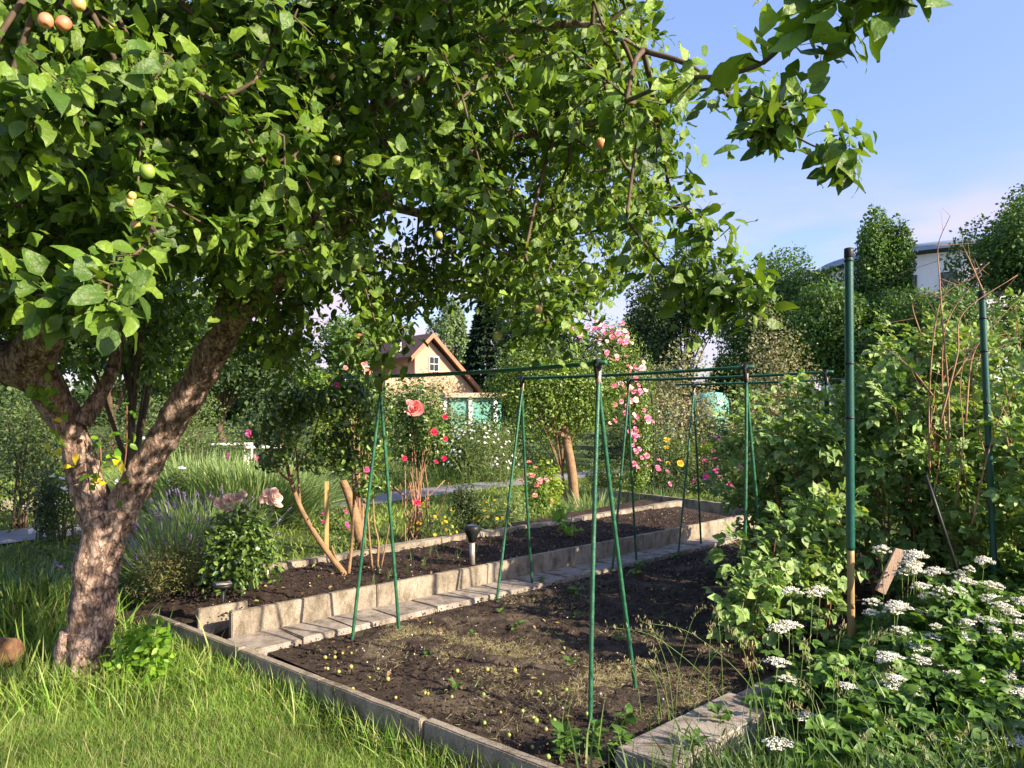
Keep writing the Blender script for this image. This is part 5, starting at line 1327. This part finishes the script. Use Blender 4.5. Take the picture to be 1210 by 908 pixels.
up_ = [(904, 773, 3.9), (917, 796, 3.8), (940, 693, 4.6), (960, 688, 4.7), (948, 694, 4.5), (928, 731, 4.4), (916, 733, 4.4), (1048, 640, 4.8), (1072, 645, 4.7), (1063, 661, 4.6), (1070, 672, 4.6), (1047, 706, 4.4), (1055, 712, 4.4), (1053, 734, 4.3), (1060, 745, 4.3),
       (1070, 752, 4.2), (1094, 747, 4.2), (1044, 770, 4.0), (1041, 797, 3.9), (1062, 812, 3.8), (1093, 777, 4.0), (1123, 742, 4.2), (1128, 690, 4.6), (1140, 685, 4.7), (1118, 678, 4.7), (1155, 682, 4.7), (1170, 700, 4.5), (1148, 725, 4.3), (1135, 738, 4.3), (1150, 750, 4.2),
       (1188, 729, 4.3), (1193, 773, 4.0), (1197, 806, 3.8), (1205, 745, 4.2), (1112, 706, 4.5), (1100, 700, 4.5), (1085, 720, 4.4), (1195, 690, 4.6), (1210, 705, 4.5), (1130, 790, 3.9), (1064, 868, 3.5), (1190, 865, 3.4), (1120, 868, 3.4), (1172, 685, 4.7), (955, 843, 3.6), (916, 870, 3.3), (1185, 713, 4.4),
       (1106, 668, 4.8), (1095, 685, 4.6), (1032, 703, 4.5), (1125, 765, 4.1), (1160, 735, 4.2)]
rg = np.random.default_rng(5)
for _ in range(26):
    px = rg.uniform(985, 1215); py = rg.uniform(655, 815); py = max(py, 640 + abs(px - 1100) * .05)
    up_.append((px, py, float(np.interp(py, [640, 870], [4.85, 3.4])) + rg.uniform(-.1, .1)))
for k, (px, py, Yd) in enumerate(up_):
    q_ = P(px, py, Yd); h_ = q_[2] - GZ - .02; src = UM[k % 3]
    if px < 965: lab, gp = 'white flower umbel growing near the bed edge, left of the tall post', 'white umbels near the bed edge'
    elif py > 790: lab, gp = 'low white flower umbel in the shaded leaves at the bottom right', 'white umbels low in the shade'
    elif px < 1100: lab, gp = 'sunlit white flower umbel right of the tall green post', 'white umbels right of the post'
    else: lab, gp = 'white flower umbel in the dense patch at the right edge', 'white umbels at the right edge'
    sc = h_ / .86
    nd = src if k < 3 else dup(src, (0, 0, 0))
    nd.location = (q_[0], q_[1], GZ); nd.rotation_euler = (rng.uniform(.0, .16), rng.uniform(-.08, .12), rng.uniform(-.5, .5))
    us = .88 if k < 50 else rng.uniform(.5, .8); nd.scale = (us, us, max(.12, sc)); nd['label'] = lab; nd['group'] = gp

# ------------------------------------------------------------------ fallen apples, weeds, clods
def fallen_proto(mt):
    mb = MB(); mb.add(FV, FQ, 0); mb.add(SV, SQ, 1); o = mb.build('fallen_apple', [M[mt], M['twig']]); return o
protos = [fallen_proto('ap_yellow'), fallen_proto('ap_green')]; used = [False, False]
fa = [(378, 769), (392, 772), (398, 776), (402, 782), (388, 790), (397, 792), (411, 786), (420, 800), (440, 800), (404, 771), (408, 797), (430, 808), (418, 812), (500, 819), (504, 823), (508, 827), (533, 822), (527, 818), (468, 824), (472, 832), (453, 803), (612, 791), (640, 795), (646, 799), (633, 820), (638, 822),
      (649, 826), (587, 806), (570, 820), (620, 839), (632, 850), (622, 850), (626, 846), (656, 852), (660, 874), (684, 862), (569, 853), (600, 868), (692, 842), (682, 822), (640, 867), (634, 883), (540, 795), (555, 808), (645, 893), (590, 842), (702, 856), (650, 837), (415, 770), (383, 780), (447, 793), (495, 834), (652, 845), (668, 812), (577, 792)]
for k, (px, py) in enumerate(fa):
    if k % 4 == 3: continue
    g_ = G(px + rng.normal() * 3, py + rng.normal() * 2, .012); w_ = 0 if px < 560 else (1 if rng.random() < .75 else 0); r_ = rng.uniform(.007, .0145)
    if used[w_]: o = protos[w_].copy(); C.objects.link(o)
    else: o = protos[w_]; used[w_] = True
    o.location = g_; o.scale = (r_,) * 3; o.rotation_euler = tuple(rng.random(3) * 6)
    lab, gp = ('small yellow windfall apple on the sunlit soil by the kerb', 'windfall apples near the kerb') if px < 545 else ('small greenish windfall apple near the front legs of the nearest frame', 'windfall apples near the frame legs')
    tag(o, lab, 'apple', gp)
# small weeds and seedlings
def weed(px, py, z0, h, n_, mt='elder', sz=.05, label='', gp=None, tpl=OVAL, cat='weed'):
    b = G(px, py, z0); th = thing('weed', label, cat, b, gp); N = n_
    an = rng.random(N) * 6.28; d = np.stack([np.cos(an), np.sin(an), rng.uniform(.1, .9, N)], -1)
    mb = MB(); ps = b + np.stack([0 * an, 0 * an, rng.uniform(0, h, N)], -1)
    scatter(mb, tpl, ps, d, np.array([0, 0, 1.]) + rng.normal(size=(N, 3)) * .3, sz * rng.uniform(.6, 1.2, N)); mb.build('leaves', M[mt], th)
for px, py, h, n_, sz, lab in [(681, 702, .05, 12, .07, 'small green weed beside the foot of the second frame'), (740, 858, .06, 10, .09, 'broad leaved weed at the corner of the concrete slab'), (752, 680, .10, 16, .09, 'leafy weed behind the right legs of the nearest frame'), (795, 665, .08, 14, .06, 'weed tuft by the path at the far frame'), (675, 788, .04, 10, .05, 'small weed left of the front leg'), (612, 745, .04, 12, .06, 'flat thistle weed in middle of the bed'),
                              (590, 727, .03, 10, .05, 'tiny weed near the second frame'), (730, 758, .04, 12, .05, 'flat weed between the legs of the nearest frame'), (682, 732, .05, 10, .05, 'small bright weed in the dark soil'), (505, 775, .03, 8, .04, 'tiny weed in the brown furrow'), (640, 690, .05, 12, .05, 'weed on the bed edge by the path'), (540, 818, .05, 9, .06, 'curled weed near the kerb apples'), (672, 880, .06, 14, .05, 'weed behind the kerb bottom centre'),
                              (848, 680, .07, 14, .06, 'weed in shade under the raspberry'), (780, 735, .04, 9, .05, 'weed beside tall seeding grass'), (560, 752, .03, 9, .04, 'tiny weed on dry grass patch'), (828, 632, .10, 12, .06, 'bright seedling at the end of the path')]:
    weed(px, py, .0, h, n_, sz=sz, label=lab)
for px, py, lab in [(700, 892, 'leafy weed clump left of the concrete slab'), (735, 898, 'green weed clump in front of the concrete slab'), (820, 900, 'nettle like weeds over the right end of concrete slab'), (668, 897, 'weeds in the corner between kerb and slab'), (850, 870, 'weeds overgrowing the slab edge below the grass heads')]:
    weed(px, py, -.02, .12, 34, sz=.07, label=lab)
for k in range(22):
    px = 440 + k * 10 + rng.normal() * 2; py = 690 - k * 3.2 - (10 if k % 2 else 0) + rng.normal() * 2
    b = G(px, py, .13); th = thing('garlic_shoot', 'thin green onion shoot in the row along the raised bed', 'seedling', b, 'onion shoots in the raised bed')
    mb = MB(); blades(mb, np.repeat(b[None], 5, 0) + rng.normal(size=(5, 3)) * [.008, .008, 0], rng.uniform(.07, .13, 5), .2, tpl=[blade_tpl(c, .045) for c in (.1, .3)]); mb.build('leaves', M['iris'], th)
# grape vine shoot in the raised bed
th = thing('vine', 'young light green vine shoot standing in the raised bed', 'vine', G(680, 634, .13))
b = G(680, 636, .13); N = 46; t_ = rng.random(N); ps = b + np.stack([-.28 * t_ + rng.normal(size=N) * .05, rng.normal(size=N) * .06, .02 + .40 * t_ + rng.normal(size=N) * .03], -1)
mb = MB(); scatter(mb, WIDE, ps, rng.normal(size=(N, 3)) * .7 + [0, -.2, -.2], [.2, -.4, .8] + rng.normal(size=(N, 3)) * .4, rng.uniform(.05, .1, N)); mb.build('leaves', M['sucker'], th)
mb = MB(); add_tube(mb, smooth_path([b, b + [-.12, 0, .2], b + [-.3, 0, .45]], 5), .005, 5); mb.build('stem', M['orange_bark'], th)

# seeding grass stems
def seed_grass(label, px, py, Yd, n_, hpx, sp=14):
    b = P(px, HZ, Yd); b[2] = GZ if px > 900 else 0; th = thing('seeding_grass', label, 'grass', b); st = MB(); hd = MB()
    for k in range(n_):
        b_ = b + [rng.normal() * sp / F * Yd, rng.normal() * .05, 0]; h = hpx / F * Yd * rng.uniform(.6, 1.1); ln_ = rng.normal() * .12
        pa = smooth_path([b_, b_ + [ln_ * .3, 0, h * .5], b_ + [ln_, -.02, h * .9], b_ + [ln_ * 1.6, -.04, h]], 6); add_tube(st, pa, np.linspace(.0018, .0008, len(pa)), 4)
        q_ = pa[-7:]; q_ = np.repeat(q_, 3, 0) + rng.normal(size=(len(q_) * 3, 3)) * .009
        scatter(hd, NARROW, q_, rng.normal(size=q_.shape) * .4 + [0, 0, 1.], rnd_dir(len(q_)), .02)
    st.build('stems', M['greenstem'], th); hd.build('seed_heads', M['dryblade'], th)
seed_grass('tall seeding grass stems over the dark soil right of the legs', 818, 830, 4.05, 7, 120, 18)
seed_grass('pale grass stems at the corner of the slab', 775, 840, 3.9, 5, 90)
seed_grass('seeding grass standing before the ground elder', 895, 880, 3.5, 6, 170, 26)
seed_grass('seeding grass among the umbels near the bottom', 975, 880, 3.3, 7, 200, 34)
seed_grass('seeding grass below the tall post', 1010, 880, 3.6, 5, 180, 24)
seed_grass('seeding grass at the bottom right corner', 1130, 880, 3.2, 8, 120, 40)
seed_grass('single seeding grass stems in front of the nearest frame leg', 668, 880, 3.75, 2, 110, 8)

# clods, stones, dry stuff on soil
def bedpts(n_, c):
    a_ = rng.random((n_, 1)); b_ = rng.random((n_, 1)); c = [np.array(k[:2]) for k in c]
    return c[0] * (1 - a_) * (1 - b_) + c[1] * a_ * (1 - b_) + c[2] * a_ * b_ + c[3] * (1 - a_) * b_
bedc = (O + UD * .06 + VD * .05, Rr - UD * .05 + VD * .05, Rr + VD * LB, O + VD * LB + UD * .06)
mb = MB(); q_ = bedpts(9000, bedc); blobs(mb, np.concatenate([q_, rng.uniform(-.012, .022, (9000, 1))], 1), rng.uniform(.003, .012, 9000) * rng.uniform(.6, 1.2, 9000))
rc = (W0 + WN * .1, W0 + WDr * WL + WN * .1, W0 + WDr * WL + WN * 1.5, W0 - WDr * .2 + WN * 1.4)
q_ = bedpts(5000, rc); blobs(mb, np.concatenate([q_, rng.uniform(.11, .16, (5000, 1))], 1), rng.uniform(.003, .012, 5000))
tag(mb.build('soil_clods', M['soil2']), 'crumbly dark clods of soil over both beds', 'soil', kind='stuff')
M['stone'] = solid('pale_stone', [(.35, .30, .27), (.6, .52, .47)], 20, .8)
mb = MB(); q_ = bedpts(170, bedc); blobs(mb, np.concatenate([q_, np.full((170, 1), .02)], 1), rng.uniform(.003, .009, 170)); q_ = bedpts(110, rc); blobs(mb, np.concatenate([q_, np.full((110, 1), .15)], 1), rng.uniform(.003, .009, 110))
tag(mb.build('pebbles', M['stone']), 'small pale pebbles and crumbs scattered on the soil', 'pebbles', kind='stuff')
mb = MB(); q_ = bedpts(26000, bedc); k = np.array([mnoise.noise(Vector((x * 1.3, y * 1.3, 7))) + (.25 if (-.9 < (x - .0) < 1.3 and y < 5.6) else -.05) > .18 for x, y in q_]); q_ = q_[k]; N = len(q_)
blades(mb, np.concatenate([q_, np.full((N, 1), .0)], 1), rng.uniform(.015, .05, N), 1.6)
pa_ = G(430, 742)[:2]; pb_ = G(800, 828)[:2]; t_ = rng.random((30000, 1)); q_ = pa_ * (1 - t_) + pb_ * t_ + rng.normal(size=(30000, 2)) * (.10 + .10 * t_)
k = np.array([mnoise.noise(Vector((x * 2.4, y * 2.4, 1))) > -.12 for x, y in q_]) & (((q_ - O) @ np.array([VD[1], -VD[0]])) > .05); q_ = q_[k]; N = len(q_)
blades(mb, np.concatenate([q_, np.full((N, 1), .003)], 1), rng.uniform(.012, .04, N), 1.8)
tag(mb.build('dry_grass', M['dryblade']), 'flattened dry grass patches lying on the bed soil', 'dry grass', kind='stuff')
M['litter'] = leafmat('leaf_litter', [(.10, .065, .03), (.20, .13, .06), (.30, .24, .10), (.14, .18, .05)], .1, .8, 1.0)
q_ = np.concatenate([bedpts(520, bedc), bedpts(260, rc)]); N = len(q_); mb = MB()
scatter(mb, OVAL, np.concatenate([q_, np.where(np.arange(N) < 520, .022, .152)[:, None]], 1), rng.normal(size=(N, 3)) * [1, 1, .15], np.array([0, 0, 1.]) + rng.normal(size=(N, 3)) * .35, rng.uniform(.012, .045, N))
tag(mb.build('leaf_litter', M['litter']), 'small dry leaves and crumbs of litter lying on the soil', 'litter', kind='stuff')
mb = MB(); q_ = bedpts(1500, bedc); k = np.array([mnoise.noise(Vector((x * 2, y * 2, 3))) > .15 for x, y in q_]); q_ = q_[k]; N = len(q_)
blades(mb, np.concatenate([q_, np.full((N, 1), .005)], 1), rng.uniform(.02, .07, N), .6)
tag(mb.build('sprouting_grass', M['grass']), 'sparse green sprouts coming up through the bed soil', 'sprouts', kind='stuff')

# ------------------------------------------------------------------ lawn grass
def inlawn(q):
    x, y = q[:, 0], q[:, 1]
    kn = np.array([-UD[1], UD[0]]) # pointing away from the camera side
    side = (q - np.array([-2.75, 5.83])) @ kn
    return side < -.03
def pix(q, z=GZ): return 605 + F * q[:, 0] / q[:, 1], HZ + F * (EYE - z) / q[:, 1]
N = 480000; q_ = np.stack([rng.uniform(-5.5, 1.0, N), 3.2 + 4.2 * rng.random(N) ** 1.2], -1)
px, py = pix(q_); k = inlawn(q_) & (px > -120) & (px < 900) & (py < 1010); q_ = q_[k]
k = np.array([.85 + mnoise.noise(Vector((x * 2.1, y * 2.1, 5))) * .9 > rng.random() for x, y in q_]); q_ = q_[k]; N = len(q_)
hm = np.array([1 + .6 * mnoise.noise(Vector((x * 1.5, y * 1.5, 9))) for x, y in q_]) * (1 + .5 * np.clip((q_[:, 1] - 4.2), 0, 1))
mb = MB(); pos = np.concatenate([q_, np.full((N, 1), GZ - .01)], 1)
LB_ = [blade_tpl(c, wd) for c, wd in ((.15, .017), (.45, .019), (.9, .017), (1.2, .015))]
blades(mb, pos, rng.uniform(.03, .080, N) * hm, .42, tpl=LB_)
tag(mb.build('lawn_grass', M['grass']), 'long sunlit lawn grass in front of the kerb', 'grass', kind='stuff'); print('lawn', N)
N = 1500; q_ = np.stack([rng.uniform(-5, 1., N), rng.uniform(2.5, 6.2, N)], -1); q_ = q_[inlawn(q_)]
mb = MB(); blades(mb, np.concatenate([q_, np.full((len(q_), 1), GZ)], 1), rng.uniform(.07, .17, len(q_)), .4, tpl=THIN)
tag(mb.build('grass_stems', M['dryblade']), 'straw coloured thin stems standing in the lawn', 'grass', kind='stuff')
# longer rough grass: at the kerb foot, round the trunk, far left, bottom right
def rough(n_, c, s_, h, name, lab, mt='grass', z=GZ, lean=.35, test=None):
    q_ = np.array(c) + rng.normal(size=(n_, 2)) * s_
    if test is not None: q_ = q_[test(q_)]
    mb = MB(); blades(mb, np.concatenate([q_, np.full((len(q_), 1), z)], 1), rng.uniform(*h, len(q_)), lean, tpl=LB_ + SPIKE); tag(mb.build(name, M[mt]), lab, 'grass', kind='stuff')
rough(2500, (-2.6, 4.75), (.5, .25), (.10, .28), 'rough_grass', 'tall rough grass round the foot of the apple trunk', test=inlawn)
rough(4500, (-4.2, 5.9), (.7, .7), (.15, .45), 'rough_grass', 'tall rough grass at the left edge near the log', test=inlawn)
t_ = rng.random(3600); q_ = np.array([-2.75, 5.83]) + t_[:, None] * UD * 4.9 - np.array([-UD[1], UD[0]]) * np.abs(rng.normal(size=(3600, 1)) * .09 + .06)
mb = MB(); blades(mb, np.concatenate([q_, np.full((3600, 1), GZ)], 1), rng.uniform(.06, .20, 3600), .3, tpl=LB_); tag(mb.build('kerb_grass', M['grass']), 'uneven grass growing up against the kerb face', 'grass', kind='stuff')
rough(6500, (1.25, 2.95), (.42, .28), (.10, .38), 'rough_grass', 'long green grass at the bottom right of the slab', mt='iris', test=lambda q: (q[:, 0] - .55 > (q[:, 1] - 3.35) * 1.03) & (q[:, 1] > 2.2))
rough(5000, (2.5, 3.1), (.8, .3), (.15, .45), 'rough_grass', 'long grass in front of the ground elder', mt='iris', test=lambda q: q[:, 1] > 2.3)
# farther grass: coarser tufts between kerb, border and path
N = 60000; q_ = np.stack([rng.uniform(-13, 6, N), rng.uniform(6, 24, N)], -1)
sd = (q_ - W0) @ WN; al = (q_ - W0) @ WDr
pd = np.min(np.stack([np.abs(np.cross(pp[i_ + 1] - pp[i_], q_ - pp[i_])) / np.linalg.norm(pp[i_ + 1] - pp[i_]) + 100 * ((q_ - pp[i_]) @ (pp[i_ + 1] - pp[i_]) < -1) + 100 * (((q_ - pp[i_ + 1]) @ (pp[i_ + 1] - pp[i_])) > 1) for i_ in range(len(pp) - 1)]), 0)
k = ((sd > 1.6) | (al < -1.6)) & (pd > .68) & (np.random.default_rng(2).random(N) < .9) & ~((q_[:, 0] > 1.5) & (q_[:, 1] < 13.5)) ; q_ = q_[k]; N = len(q_)
mb = MB(); blades(mb, np.concatenate([q_, np.full((N, 1), GZ - .01)], 1), rng.uniform(.05, .11, N) * (1 + q_[:, 1] * .02), .4, tpl=[blade_tpl(c, .07) for c in (.3, .7, 1.0)])
tag(mb.build('far_grass', M['grass_far']), 'short grass along the garden path in the middle distance', 'grass', kind='stuff')
